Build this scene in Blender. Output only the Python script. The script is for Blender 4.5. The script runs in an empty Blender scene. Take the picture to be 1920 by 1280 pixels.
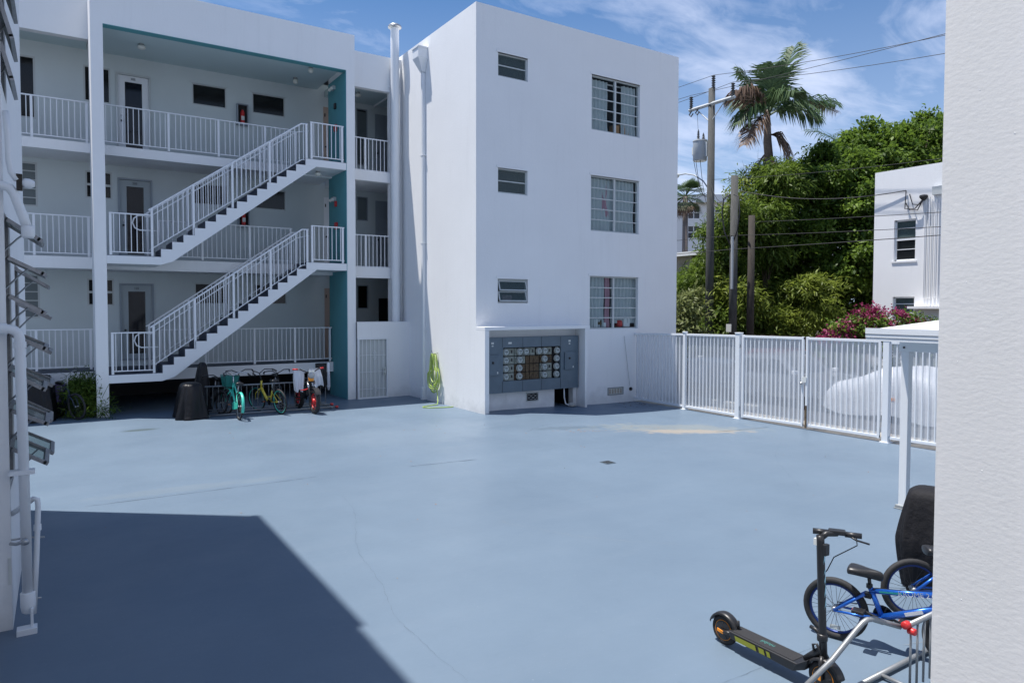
import bpy, math, random
import numpy as np
from mathutils import Vector, Matrix
R = math.radians
random.seed(7)
scene = bpy.context.scene
col = scene.collection

# ---------------------------------------------------------------- camera
CAM_YAW, CAM_PITCH, CAM_ROLL = R(32.976), R(-1.982), R(0.1195)
cam_d = bpy.data.cameras.new('camera'); cam = bpy.data.objects.new('camera', cam_d); col.objects.link(cam)
fw = Vector((math.sin(CAM_YAW)*math.cos(CAM_PITCH), math.cos(CAM_YAW)*math.cos(CAM_PITCH), math.sin(CAM_PITCH)))
rt = Vector((math.cos(CAM_YAW), -math.sin(CAM_YAW), 0)); up = rt.cross(fw)
rt2 = rt*math.cos(CAM_ROLL)+up*math.sin(CAM_ROLL); up2 = up*math.cos(CAM_ROLL)-rt*math.sin(CAM_ROLL)
M = Matrix((rt2, up2, -fw)).transposed().to_4x4(); M.translation = Vector((0, 0, 2.68)); cam.matrix_world = M
cam_d.sensor_width = 36; cam_d.lens = 1310.7/1920*36; cam_d.shift_y = -18.7/1920
cam_d.clip_start = 0.05; cam_d.clip_end = 2000
scene.camera = cam

# ---------------------------------------------------------------- light
SUN_TO = Vector((.235, -.18, -1.0)).normalized()
SUN_EL = math.asin(-SUN_TO.z)
SUN_AZ = math.atan2(-SUN_TO.x, -SUN_TO.y)          # clockwise from +Y
SKY_STRENGTH = 0.056
EXPOSURE = 0.48
world = bpy.data.worlds.new('World'); scene.world = world; world.use_nodes = True
wn, wl = world.node_tree.nodes, world.node_tree.links
wn.clear()
def wnode(t, **k):
    n = wn.new(t)
    for a, b in k.items(): setattr(n, a, b)
    return n
sky = wnode('ShaderNodeTexSky', sky_type='NISHITA', sun_disc=False, sun_elevation=SUN_EL, sun_rotation=SUN_AZ)
sky.air_density = 1.2; sky.dust_density = 0.3; sky.ozone_density = 2.2
tc = wnode('ShaderNodeTexCoord'); sep = wnode('ShaderNodeSeparateXYZ'); wl.new(tc.outputs['Generated'], sep.inputs[0])
zc = wnode('ShaderNodeMath', operation='MAXIMUM'); wl.new(sep.outputs['Z'], zc.inputs[0]); zc.inputs[1].default_value = 0.0
zb = wnode('ShaderNodeMath', operation='ADD'); wl.new(zc.outputs[0], zb.inputs[0]); zb.inputs[1].default_value = 0.16
dx = wnode('ShaderNodeMath', operation='DIVIDE'); wl.new(sep.outputs['X'], dx.inputs[0]); wl.new(zb.outputs[0], dx.inputs[1])
dy = wnode('ShaderNodeMath', operation='DIVIDE'); wl.new(sep.outputs['Y'], dy.inputs[0]); wl.new(zb.outputs[0], dy.inputs[1])
cmb = wnode('ShaderNodeCombineXYZ'); wl.new(dx.outputs[0], cmb.inputs[0]); wl.new(dy.outputs[0], cmb.inputs[1])
mp = wnode('ShaderNodeMapping'); wl.new(cmb.outputs[0], mp.inputs[0]); mp.inputs['Rotation'].default_value = (0, 0, R(-32)); mp.inputs['Scale'].default_value = (1.0, 1.9, 1); mp.inputs['Location'].default_value = (3.1, 1.2, 0)
n1 = wnode('ShaderNodeTexNoise'); wl.new(mp.outputs[0], n1.inputs['Vector']); n1.inputs['Scale'].default_value = 0.75; n1.inputs['Detail'].default_value = 9; n1.inputs['Roughness'].default_value = 0.56; n1.inputs['Distortion'].default_value = 0.5
n2 = wnode('ShaderNodeTexNoise'); wl.new(mp.outputs[0], n2.inputs['Vector']); n2.inputs['Scale'].default_value = 4.5; n2.inputs['Detail'].default_value = 8; n2.inputs['Roughness'].default_value = 0.6; n2.inputs['Distortion'].default_value = 0.9
nm = wnode('ShaderNodeMath', operation='MULTIPLY_ADD'); wl.new(n2.outputs['Fac'], nm.inputs[0]); nm.inputs[1].default_value = 0.30; wl.new(n1.outputs['Fac'], nm.inputs[2])
cr = wnode('ShaderNodeValToRGB'); wl.new(nm.outputs[0], cr.inputs[0])
cr.color_ramp.elements[0].position = 0.575; cr.color_ramp.elements[0].color = (0, 0, 0, 1)
cr.color_ramp.elements[1].position = 0.90; cr.color_ramp.elements[1].color = (.95, .95, .95, 1)
# thicker cloud low over the horizon
hz = wnode('ShaderNodeMapRange'); wl.new(sep.outputs['Z'], hz.inputs[0]); hz.inputs[1].default_value = 0.0; hz.inputs[2].default_value = 0.46; hz.inputs[3].default_value = 0.60; hz.inputs[4].default_value = 0.0
ad = wnode('ShaderNodeMath', operation='ADD', use_clamp=True); wl.new(cr.outputs[0], ad.inputs[0]); wl.new(hz.outputs[0], ad.inputs[1])
skm = wnode('ShaderNodeMix', data_type='RGBA', blend_type='MULTIPLY'); skm.inputs[0].default_value = 1; wl.new(sky.outputs[0], skm.inputs[6]); skm.inputs[7].default_value = (.45, .96, 1.42, 1)
mx = wnode('ShaderNodeMix', data_type='RGBA'); wl.new(ad.outputs[0], mx.inputs[0]); wl.new(skm.outputs[2], mx.inputs[6]); mx.inputs[7].default_value = (10.4, 11.6, 14.8, 1)
bg = wnode('ShaderNodeBackground'); wl.new(mx.outputs[2], bg.inputs[0]); bg.inputs[1].default_value = SKY_STRENGTH
wo = wnode('ShaderNodeOutputWorld'); wl.new(bg.outputs[0], wo.inputs[0])
sun_d = bpy.data.lights.new('sun', 'SUN'); sun_d.energy = 5.0; sun_d.angle = R(0.53); sun_d.color = (1.0, .955, .90)
sun = bpy.data.objects.new('sun', sun_d); col.objects.link(sun); sun.location = (-20, 20, 60)
sun.rotation_euler = SUN_TO.to_track_quat('-Z', 'Y').to_euler()
scene.view_settings.view_transform = 'Standard'; scene.view_settings.look = 'None'
scene.view_settings.exposure = EXPOSURE; scene.view_settings.gamma = 1; scene.view_settings.use_curve_mapping = False

# ---------------------------------------------------------------- materials
def mat(name, c, rough=.6, metal=0, noise=0, nscale=3, bump=0, bscale=40, spec=.5, bdist=.01, trans=0, stretch=None, c2=None, coat=0):
    m = bpy.data.materials.new(name); m.use_nodes = True
    nt = m.node_tree; b = nt.nodes['Principled BSDF']
    b.inputs['Base Color'].default_value = (*c, 1); b.inputs['Roughness'].default_value = rough; b.inputs['Metallic'].default_value = metal
    b.inputs['Specular IOR Level'].default_value = spec
    if coat: b.inputs['Coat Weight'].default_value = coat
    if noise or bump:
        t = nt.nodes.new('ShaderNodeTexCoord'); g = nt.nodes.new('ShaderNodeNewGeometry'); mpn = nt.nodes.new('ShaderNodeMapping')
        nt.links.new(g.outputs['Position'], mpn.inputs[0])
        if stretch: mpn.inputs['Scale'].default_value = stretch
    if noise:
        n = nt.nodes.new('ShaderNodeTexNoise'); n.inputs['Scale'].default_value = nscale; n.inputs['Detail'].default_value = 6; n.inputs['Roughness'].default_value = .6
        nt.links.new(mpn.outputs[0], n.inputs['Vector'])
        r = nt.nodes.new('ShaderNodeValToRGB'); nt.links.new(n.outputs['Fac'], r.inputs[0])
        r.color_ramp.elements[0].position = .3; r.color_ramp.elements[1].position = .7
        lo = c2 if c2 else tuple(x*(1-noise) for x in c)
        r.color_ramp.elements[0].color = (*lo, 1); r.color_ramp.elements[1].color = (*c, 1)
        nt.links.new(r.outputs[0], b.inputs['Base Color'])
    if bump:
        n = nt.nodes.new('ShaderNodeTexNoise'); n.inputs['Scale'].default_value = bscale; n.inputs['Detail'].default_value = 5; n.inputs['Roughness'].default_value = .55
        nt.links.new(mpn.outputs[0], n.inputs['Vector'])
        bp = nt.nodes.new('ShaderNodeBump'); bp.inputs['Strength'].default_value = bump; bp.inputs['Distance'].default_value = bdist
        nt.links.new(n.outputs['Fac'], bp.inputs['Height']); nt.links.new(bp.outputs[0], b.inputs['Normal'])
    return m
MT = {}
MT['wall'] = mat('white_stucco', (.82, .825, .83), .85, noise=.035, nscale=.9, bump=.5, bscale=26, bdist=.006)
def weather(m, amt=.10):
    nt = m.node_tree; b = nt.nodes['Principled BSDF']; src = b.inputs['Base Color'].links[0].from_socket; g = nt.nodes.new('ShaderNodeNewGeometry')
    mpn = nt.nodes.new('ShaderNodeMapping'); nt.links.new(g.outputs['Position'], mpn.inputs[0]); mpn.inputs['Scale'].default_value = (3.2, 3.2, .22)
    n = nt.nodes.new('ShaderNodeTexNoise'); n.inputs['Scale'].default_value = 1.6; n.inputs['Detail'].default_value = 8; n.inputs['Roughness'].default_value = .7; nt.links.new(mpn.outputs[0], n.inputs['Vector'])
    r = nt.nodes.new('ShaderNodeMapRange'); nt.links.new(n.outputs['Fac'], r.inputs[0]); r.inputs[1].default_value = .54; r.inputs[2].default_value = .80; r.inputs[3].default_value = 0; r.inputs[4].default_value = amt*1.6
    sp = nt.nodes.new('ShaderNodeSeparateXYZ'); nt.links.new(g.outputs['Position'], sp.inputs[0]); n2_ = nt.nodes.new('ShaderNodeTexNoise'); n2_.inputs['Scale'].default_value = 4; n2_.inputs['Detail'].default_value = 6; nt.links.new(g.outputs['Position'], n2_.inputs['Vector'])
    a_ = nt.nodes.new('ShaderNodeMath'); a_.operation = 'MULTIPLY_ADD'; nt.links.new(n2_.outputs['Fac'], a_.inputs[0]); a_.inputs[1].default_value = -.9; nt.links.new(sp.outputs['Z'], a_.inputs[2])
    r2 = nt.nodes.new('ShaderNodeMapRange'); nt.links.new(a_.outputs[0], r2.inputs[0]); r2.inputs[1].default_value = -.45; r2.inputs[2].default_value = -.12; r2.inputs[3].default_value = .30; r2.inputs[4].default_value = 0
    mx_ = nt.nodes.new('ShaderNodeMath'); mx_.operation = 'MAXIMUM'; nt.links.new(r.outputs[0], mx_.inputs[0]); nt.links.new(r2.outputs[0], mx_.inputs[1])
    x_ = nt.nodes.new('ShaderNodeMix'); x_.data_type = 'RGBA'; nt.links.new(mx_.outputs[0], x_.inputs[0]); nt.links.new(src, x_.inputs[6]); x_.inputs[7].default_value = (.36, .37, .37, 1); nt.links.new(x_.outputs[2], b.inputs['Base Color'])
weather(MT['wall'], .065)
MT['wall_near'] = mat('near_stucco', (.80, .812, .835), .9, noise=.05, nscale=2, bump=.26, bscale=60, bdist=.0026, stretch=(1, .7, 1.35))
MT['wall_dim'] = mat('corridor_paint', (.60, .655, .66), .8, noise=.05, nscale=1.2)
MT['white'] = mat('white_paint', (.76, .78, .80), .45)
MT['rail'] = mat('rail_paint', (.76, .78, .81), .4)
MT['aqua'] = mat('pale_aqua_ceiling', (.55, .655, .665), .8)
MT['teal'] = mat('teal_paint', (.10, .33, .37), .7, noise=.10, nscale=2)
MT['navy'] = mat('navy_paint', (.022, .036, .075), .5, noise=.25, nscale=6)
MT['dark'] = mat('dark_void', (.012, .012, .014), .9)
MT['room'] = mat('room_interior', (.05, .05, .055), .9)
MT['frame'] = mat('window_frame', (.50, .53, .53), .4, metal=.0)
MT['alu'] = mat('aged_aluminium', (.36, .36, .37), .45, metal=.7, noise=.25, nscale=20)
MT['black'] = mat('black_plastic', (.018, .018, .020), .38)
MT['rubber'] = mat('black_rubber', (.022, .022, .024), .75, noise=.2, nscale=60)
MT['chrome'] = mat('chrome', (.62, .62, .64), .22, metal=1)
MT['steel'] = mat('grey_steel', (.42, .43, .44), .38, metal=.8, noise=.1, nscale=30)
MT['galv'] = mat('rack_galvanised', (.28, .295, .31), .45, metal=.5, noise=.12, nscale=25)
MT['red'] = mat('red_plastic', (.55, .03, .03), .35)
MT['blue'] = mat('metallic_blue', (.015, .12, .52), .28, metal=.45, coat=.5)
MT['rimblue'] = mat('blue_rim', (.008, .03, .16), .35, metal=.3)
MT['bteal'] = mat('mint_green_paint', (.06, .55, .42), .35, coat=.3)
MT['basket'] = mat('dark_green_basket', (.01, .16, .14), .5)
MT['yellow'] = mat('yellow_paint', (.62, .50, .05), .35, coat=.3)
MT['orange'] = mat('orange_trim', (.85, .30, .02), .4)
MT['lime'] = mat('lime_sticker', (.26, .28, .02), .4)
MT['hose'] = mat('green_hose', (.34, .47, .09), .4)
MT['hose2'] = mat('pale_hose_edge', (.52, .62, .24), .4)
MT['cloth_w'] = mat('white_cloth', (.62, .64, .68), .85)
MT['cover'] = mat('black_cover_cloth', (.009, .009, .011), .42, bump=.5, bscale=9, bdist=.03, spec=.28)
MT['cover2'] = mat('matte_black_fabric', (.012, .012, .015), .75, bump=.6, bscale=14, bdist=.02, spec=.25)
MT['cab'] = mat('cabinet_grey_blue', (.115, .160, .200), .5, noise=.15, nscale=4)
MT['cabin'] = mat('cabinet_inside', (.02, .018, .018), .8)
MT['rust'] = mat('rusty_panel', (.16, .11, .06), .8, noise=.7, nscale=14, c2=(.035, .02, .012))
MT['mpanel'] = mat('meter_panel', (.30, .33, .29), .6, noise=.4, nscale=18)
MT['mface'] = mat('meter_face', (.60, .64, .64), .4)
MT['mring'] = mat('meter_ring', (.34, .35, .33), .35, metal=.6)
MT['label'] = mat('pale_label', (.62, .64, .62), .6)
MT['doorgrey'] = mat('grey_green_door', (.38, .43, .45), .5)
MT['tan'] = mat('tan_door', (.48, .36, .29), .6)
MT['greydoor'] = mat('grey_door', (.30, .34, .38), .6)
MT['louver'] = mat('grey_louver', (.14, .17, .18), .5)
MT['wood'] = mat('weathered_pole', (.098, .100, .096), .9, noise=.45, nscale=5, stretch=(6, 6, .5), bump=.6, bscale=18, bdist=.02)
MT['wooddk'] = mat('brown_pole', (.055, .046, .038), .9, noise=.4, nscale=5, stretch=(6, 6, .5))
MT['wire'] = mat('black_wire', (.02, .02, .022), .6)
MT['insul'] = mat('insulator', (.05, .055, .06), .4)
MT['trafo'] = mat('transformer_grey', (.40, .43, .45), .45)
MT['bark'] = mat('bark', (.13, .10, .075), .9, noise=.4, nscale=6)
MT['palmbark'] = mat('palm_trunk', (.24, .20, .18), .9, noise=.35, nscale=8, stretch=(1, 1, 4))
MT['husk'] = mat('palm_husk', (.42, .24, .12), .8, noise=.3, nscale=6)
MT['asphalt'] = mat('asphalt', (.075, .075, .078), .9, noise=.2, nscale=12)
MT['sand'] = mat('sandy_verge', (.42, .38, .32), .95, noise=.3, nscale=5)
MT['kerb'] = mat('concrete_kerb', (.45, .44, .41), .9, noise=.2, nscale=8)
MT['soil'] = mat('ground_soil', (.10, .085, .06), .95, noise=.3, nscale=2)
MT['carcover'] = mat('silver_cover', (.70, .72, .76), .5, metal=.0, bump=.5, bscale=7, bdist=.03)
MT['carpaint'] = mat('silver_car_paint', (.34, .35, .37), .3, metal=.6, coat=.6)
MT['cardark'] = mat('dark_car_paint', (.05, .055, .065), .3, metal=.4, coat=.6)
MT['carred'] = mat('maroon_car_paint', (.16, .03, .035), .3, metal=.3, coat=.6)
MT['carglass'] = mat('car_glass', (.02, .025, .03), .08)
MT['lamp'] = mat('frosted_globe', (.72, .72, .66), .3)
MT['crack'] = mat('crack_dark', (.072, .100, .135), .9)  # even dark tone of the crack and joint ribbons
MT['sandline'] = mat('worn_line', (.26, .28, .29), .9)
MT['fence'] = mat('fence_paint', (.74, .77, .80), .45)
MT['timber'] = mat('dark_fence_timber', (.05, .042, .035), .9, noise=.3, nscale=6, stretch=(8, 8, 1))
MT['letters'] = mat('dark_lettering', (.04, .05, .06), .5)
MT['lettersw'] = mat('white_lettering', (.72, .76, .80), .5)
MT['lettersg'] = mat('green_lettering', (.06, .22, .20), .5)
MT['sticker'] = mat('pale_blue_sticker', (.36, .62, .72), .4)
MT['roofw'] = mat('white_roof_panel', (.78, .79, .79), .5)
MT['orangebox'] = mat('orange_cardboard', (.46, .24, .10), .8)
MT['purple'] = mat('lilac_plastic', (.20, .16, .34), .5)
MT['amber'] = mat('amber_reflector', (.5, .10, .02), .3)
MT['glow'] = MT['label']
def glassmat(name, tint, alpha, rough=.06, diff=None):
    m = bpy.data.materials.new(name); m.use_nodes = True; nt = m.node_tree; nt.nodes.clear()
    o = nt.nodes.new('ShaderNodeOutputMaterial'); t = nt.nodes.new('ShaderNodeBsdfTransparent'); g = nt.nodes.new('ShaderNodeBsdfPrincipled')
    g.inputs['Base Color'].default_value = (*(diff or (.03, .04, .045)), 1); g.inputs['Roughness'].default_value = rough
    t.inputs[0].default_value = (*tint, 1)
    x = nt.nodes.new('ShaderNodeMixShader'); x.inputs[0].default_value = alpha
    nt.links.new(t.outputs[0], x.inputs[1]); nt.links.new(g.outputs[0], x.inputs[2]); nt.links.new(x.outputs[0], o.inputs[0])
    return m
MT['glass'] = glassmat('window_glass', (.90, .95, .95), .14)
MT['glassd'] = glassmat('dark_door_glass', (.35, .38, .42), .75, .08, (.008, .010, .018))
MT['glassg'] = glassmat('awning_glass', (.62, .74, .72), .55, .15, (.085, .12, .12))
MT['blind'] = mat('grey_blind', (.20, .235, .235), .7)
MT['glassw'] = glassmat('corridor_window_glass', (.4, .42, .42), .7, .12, (.012, .013, .013))
MT['dome'] = glassmat('meter_glass', (.95, .97, .97), .14, .05, (.10, .12, .13))
# pale film behind the fence
m = bpy.data.materials.new('white_privacy_mesh'); m.use_nodes = True; nt = m.node_tree; nt.nodes.clear()
o = nt.nodes.new('ShaderNodeOutputMaterial'); t = nt.nodes.new('ShaderNodeBsdfTransparent'); t.inputs[0].default_value = (.97, .98, 1, 1)
d = nt.nodes.new('ShaderNodeBsdfDiffuse'); d.inputs[0].default_value = (.74, .78, .82, 1)
tl = nt.nodes.new('ShaderNodeBsdfTranslucent'); tl.inputs[0].default_value = (.74, .78, .82, 1)
a = nt.nodes.new('ShaderNodeMixShader'); a.inputs[0].default_value = .5; nt.links.new(d.outputs[0], a.inputs[1]); nt.links.new(tl.outputs[0], a.inputs[2])
g = nt.nodes.new('ShaderNodeNewGeometry'); nz = nt.nodes.new('ShaderNodeTexNoise'); nz.inputs['Scale'].default_value = 3; nz.inputs['Detail'].default_value = 5
nt.links.new(g.outputs['Position'], nz.inputs['Vector']); mr = nt.nodes.new('ShaderNodeMapRange'); nt.links.new(nz.outputs['Fac'], mr.inputs[0]); mr.inputs[1].default_value = .3; mr.inputs[2].default_value = .7; mr.inputs[3].default_value = .62; mr.inputs[4].default_value = .72
x = nt.nodes.new('ShaderNodeMixShader'); nt.links.new(mr.outputs[0], x.inputs[0]); nt.links.new(t.outputs[0], x.inputs[1]); nt.links.new(a.outputs[0], x.inputs[2]); nt.links.new(x.outputs[0], o.inputs[0])
MT['film'] = m
def leafmat(name, c, c2, transl=.35):
    m = bpy.data.materials.new(name); m.use_nodes = True; nt = m.node_tree; nt.nodes.clear()
    o = nt.nodes.new('ShaderNodeOutputMaterial'); g = nt.nodes.new('ShaderNodeNewGeometry')
    r = nt.nodes.new('ShaderNodeValToRGB'); nt.links.new(g.outputs['Random Per Island'], r.inputs[0])
    r.color_ramp.elements[0].color = (*c, 1); r.color_ramp.elements[1].color = (*c2, 1)
    nz = nt.nodes.new('ShaderNodeTexNoise'); nz.inputs['Scale'].default_value = .9; nz.inputs['Detail'].default_value = 3; nt.links.new(g.outputs['Position'], nz.inputs['Vector'])
    ma = nt.nodes.new('ShaderNodeMath'); ma.operation = 'MULTIPLY_ADD'; ma.use_clamp = True; nt.links.new(nz.outputs['Fac'], ma.inputs[0]); ma.inputs[1].default_value = 3.0; ma.inputs[2].default_value = -1.25
    mb_ = nt.nodes.new('ShaderNodeMath'); mb_.operation = 'MULTIPLY_ADD'; nt.links.new(g.outputs['Random Per Island'], mb_.inputs[0]); mb_.inputs[1].default_value = .5; mc_ = nt.nodes.new('ShaderNodeMath'); mc_.operation = 'MULTIPLY'; nt.links.new(ma.outputs[0], mc_.inputs[0]); mc_.inputs[1].default_value = .5; nt.links.new(mc_.outputs[0], mb_.inputs[2]); nt.links.new(mb_.outputs[0], r.inputs[0])
    d = nt.nodes.new('ShaderNodeBsdfPrincipled'); d.inputs['Roughness'].default_value = .5; d.inputs['Specular IOR Level'].default_value = .3; nt.links.new(r.outputs[0], d.inputs['Base Color'])
    tl = nt.nodes.new('ShaderNodeBsdfTranslucent'); nt.links.new(r.outputs[0], tl.inputs[0])
    x = nt.nodes.new('ShaderNodeMixShader'); x.inputs[0].default_value = transl
    nt.links.new(d.outputs[0], x.inputs[1]); nt.links.new(tl.outputs[0], x.inputs[2]); nt.links.new(x.outputs[0], o.inputs[0])
    return m
MT['leaf_dark'] = leafmat('dense_leaf', (.030, .070, .012), (.24, .36, .050), .45)
MT['leaf_olive'] = leafmat('olive_leaf', (.045, .085, .012), (.23, .33, .05), .45)
MT['leaf_pale'] = leafmat('pale_leaf', (.10, .13, .04), (.30, .33, .13))
MT['leaf_bright'] = leafmat('bright_leaf', (.09, .14, .02), (.34, .40, .07), .45)
MT['leaf_palm'] = leafmat('palm_leaf', (.045, .09, .035), (.12, .18, .08), .25)
MT['leaf_dead'] = leafmat('dead_palm_leaf', (.12, .085, .065), (.28, .19, .14), .2)
MT['flower'] = leafmat('magenta_bract', (.20, .015, .07), (.42, .08, .19), .35)
# painted courtyard slab
m = bpy.data.materials.new('blue_courtyard_paint'); m.use_nodes = True; nt = m.node_tree; b = nt.nodes['Principled BSDF']
g = nt.nodes.new('ShaderNodeNewGeometry')
def noise(sc, det=6, rough=.6, vec=None, dist=0):
    n = nt.nodes.new('ShaderNodeTexNoise'); n.inputs['Scale'].default_value = sc; n.inputs['Detail'].default_value = det; n.inputs['Roughness'].default_value = rough; n.inputs['Distortion'].default_value = dist
    nt.links.new(vec or g.outputs['Position'], n.inputs['Vector']); return n
def ramp(src, p0, p1, c0=(0, 0, 0, 1), c1=(1, 1, 1, 1)):
    r = nt.nodes.new('ShaderNodeValToRGB'); nt.links.new(src, r.inputs[0]); r.color_ramp.elements[0].position = p0; r.color_ramp.elements[1].position = p1
    r.color_ramp.elements[0].color = c0; r.color_ramp.elements[1].color = c1; return r.outputs[0]
def mixc(f, a, bcol, fac=None):
    x = nt.nodes.new('ShaderNodeMix'); x.data_type = 'RGBA'
    if isinstance(f, (int, float)): x.inputs[0].default_value = f
    else: nt.links.new(f, x.inputs[0])
    for s, v in ((6, a), (7, bcol)):
        if isinstance(v, tuple): x.inputs[s].default_value = v
        else: nt.links.new(v, x.inputs[s])
    return x.outputs[2]
def mulf(a, bb):
    n = nt.nodes.new('ShaderNodeMath'); n.operation = 'MULTIPLY'; nt.links.new(a, n.inputs[0])
    if isinstance(bb, (int, float)): n.inputs[1].default_value = bb
    else: nt.links.new(bb, n.inputs[1])
    return n.outputs[0]
BASE = (.185, .262, .385, 1)
c = ramp(noise(.45, 5, .6).outputs['Fac'], .3, .72, (.120, .166, .222, 1), (.143, .194, .254, 1))
mpn = nt.nodes.new('ShaderNodeMapping'); nt.links.new(g.outputs['Position'], mpn.inputs[0]); mpn.inputs['Rotation'].default_value = (0, 0, R(-20)); mpn.inputs['Scale'].default_value = (.25, 1.6, 1)
st = ramp(noise(1.2, 8, .65, mpn.outputs[0], .3).outputs['Fac'], .50, .80)
c = mixc(mulf(st, .26), c, (.17, .215, .27, 1))
st2 = ramp(noise(5, 8, .7).outputs['Fac'], .60, .82)
c = mixc(mulf(st2, .30), c, (.085, .12, .17, 1))
# worn sandy patch by the gate, where the paint has gone
def blob(cx, cy, rx, ry, rot, wob, seed):
    mm = nt.nodes.new('ShaderNodeMapping'); mm.vector_type = 'TEXTURE'; nt.links.new(g.outputs['Position'], mm.inputs[0])
    mm.inputs['Location'].default_value = (cx, cy, 0); mm.inputs['Rotation'].default_value = (0, 0, rot); mm.inputs['Scale'].default_value = (rx, ry, 1000)
    l = nt.nodes.new('ShaderNodeVectorMath'); l.operation = 'LENGTH'; nt.links.new(mm.outputs[0], l.inputs[0])
    n = noise(seed, 7, .7); a = nt.nodes.new('ShaderNodeMath'); a.operation = 'MULTIPLY_ADD'; nt.links.new(n.outputs['Fac'], a.inputs[0]); a.inputs[1].default_value = wob
    nt.links.new(l.outputs['Value'], a.inputs[2])
    q = nt.nodes.new('ShaderNodeMapRange'); nt.links.new(a.outputs[0], q.inputs[0]); q.inputs[1].default_value = wob*.5+.55; q.inputs[2].default_value = wob*.5+1.0; q.inputs[3].default_value = 1; q.inputs[4].default_value = 0
    return q.outputs[0]
c = mixc(mulf(blob(11.7, 11.2, 2.2, .7, R(-28), 2.8, 2.6), .6), c, (.225, .245, .235, 1))
c = mixc(mulf(blob(11.6, 10.75, 1.5, .35, R(-24), 2.4, 3.0), .85), c, (.31, .275, .23, 1))
c = mixc(mulf(blob(9.5, 12.3, 1.0, .25, R(-20), 2.2, 4.0), .55), c, (.09, .125, .16, 1))
c = mixc(mulf(blob(6.3, 13.5, 2.2, 1.5, R(10), 1.2, 1.6), .16), c, (.24, .29, .34, 1))
c = mixc(mulf(blob(1.5, 11.2, 1.6, .22, R(-3), 2.0, 2.0), .22), c, (.20, .23, .24, 1))
c = mixc(mulf(blob(1.45, 17.06, .42, .17, R(0), .3, 3.0), .8), c, (.07, .095, .095, 1))
nt.links.new(c, b.inputs['Base Color']); c = mixc(mulf(ramp(noise(38, 3, .5).outputs['Fac'], .70, .74), .45), c, (.26, .30, .34, 1))
c = mixc(mulf(ramp(noise(23, 4, .6).outputs['Fac'], .71, .76), .5), c, (.07, .095, .12, 1))
nt.links.new(c, b.inputs['Base Color']); nt.links.new(ramp(noise(.8, 6, .6).outputs['Fac'], .3, .7, (.34, .34, .34, 1), (.50, .50, .50, 1)), b.inputs['Roughness']); b.inputs['Specular IOR Level'].default_value = .22
bp = nt.nodes.new('ShaderNodeBump'); bp.inputs['Strength'].default_value = .25; bp.inputs['Distance'].default_value = .006
nt.links.new(noise(14, 6, .6).outputs['Fac'], bp.inputs['Height']); nt.links.new(bp.outputs[0], b.inputs['Normal'])
MT['court'] = m

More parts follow.
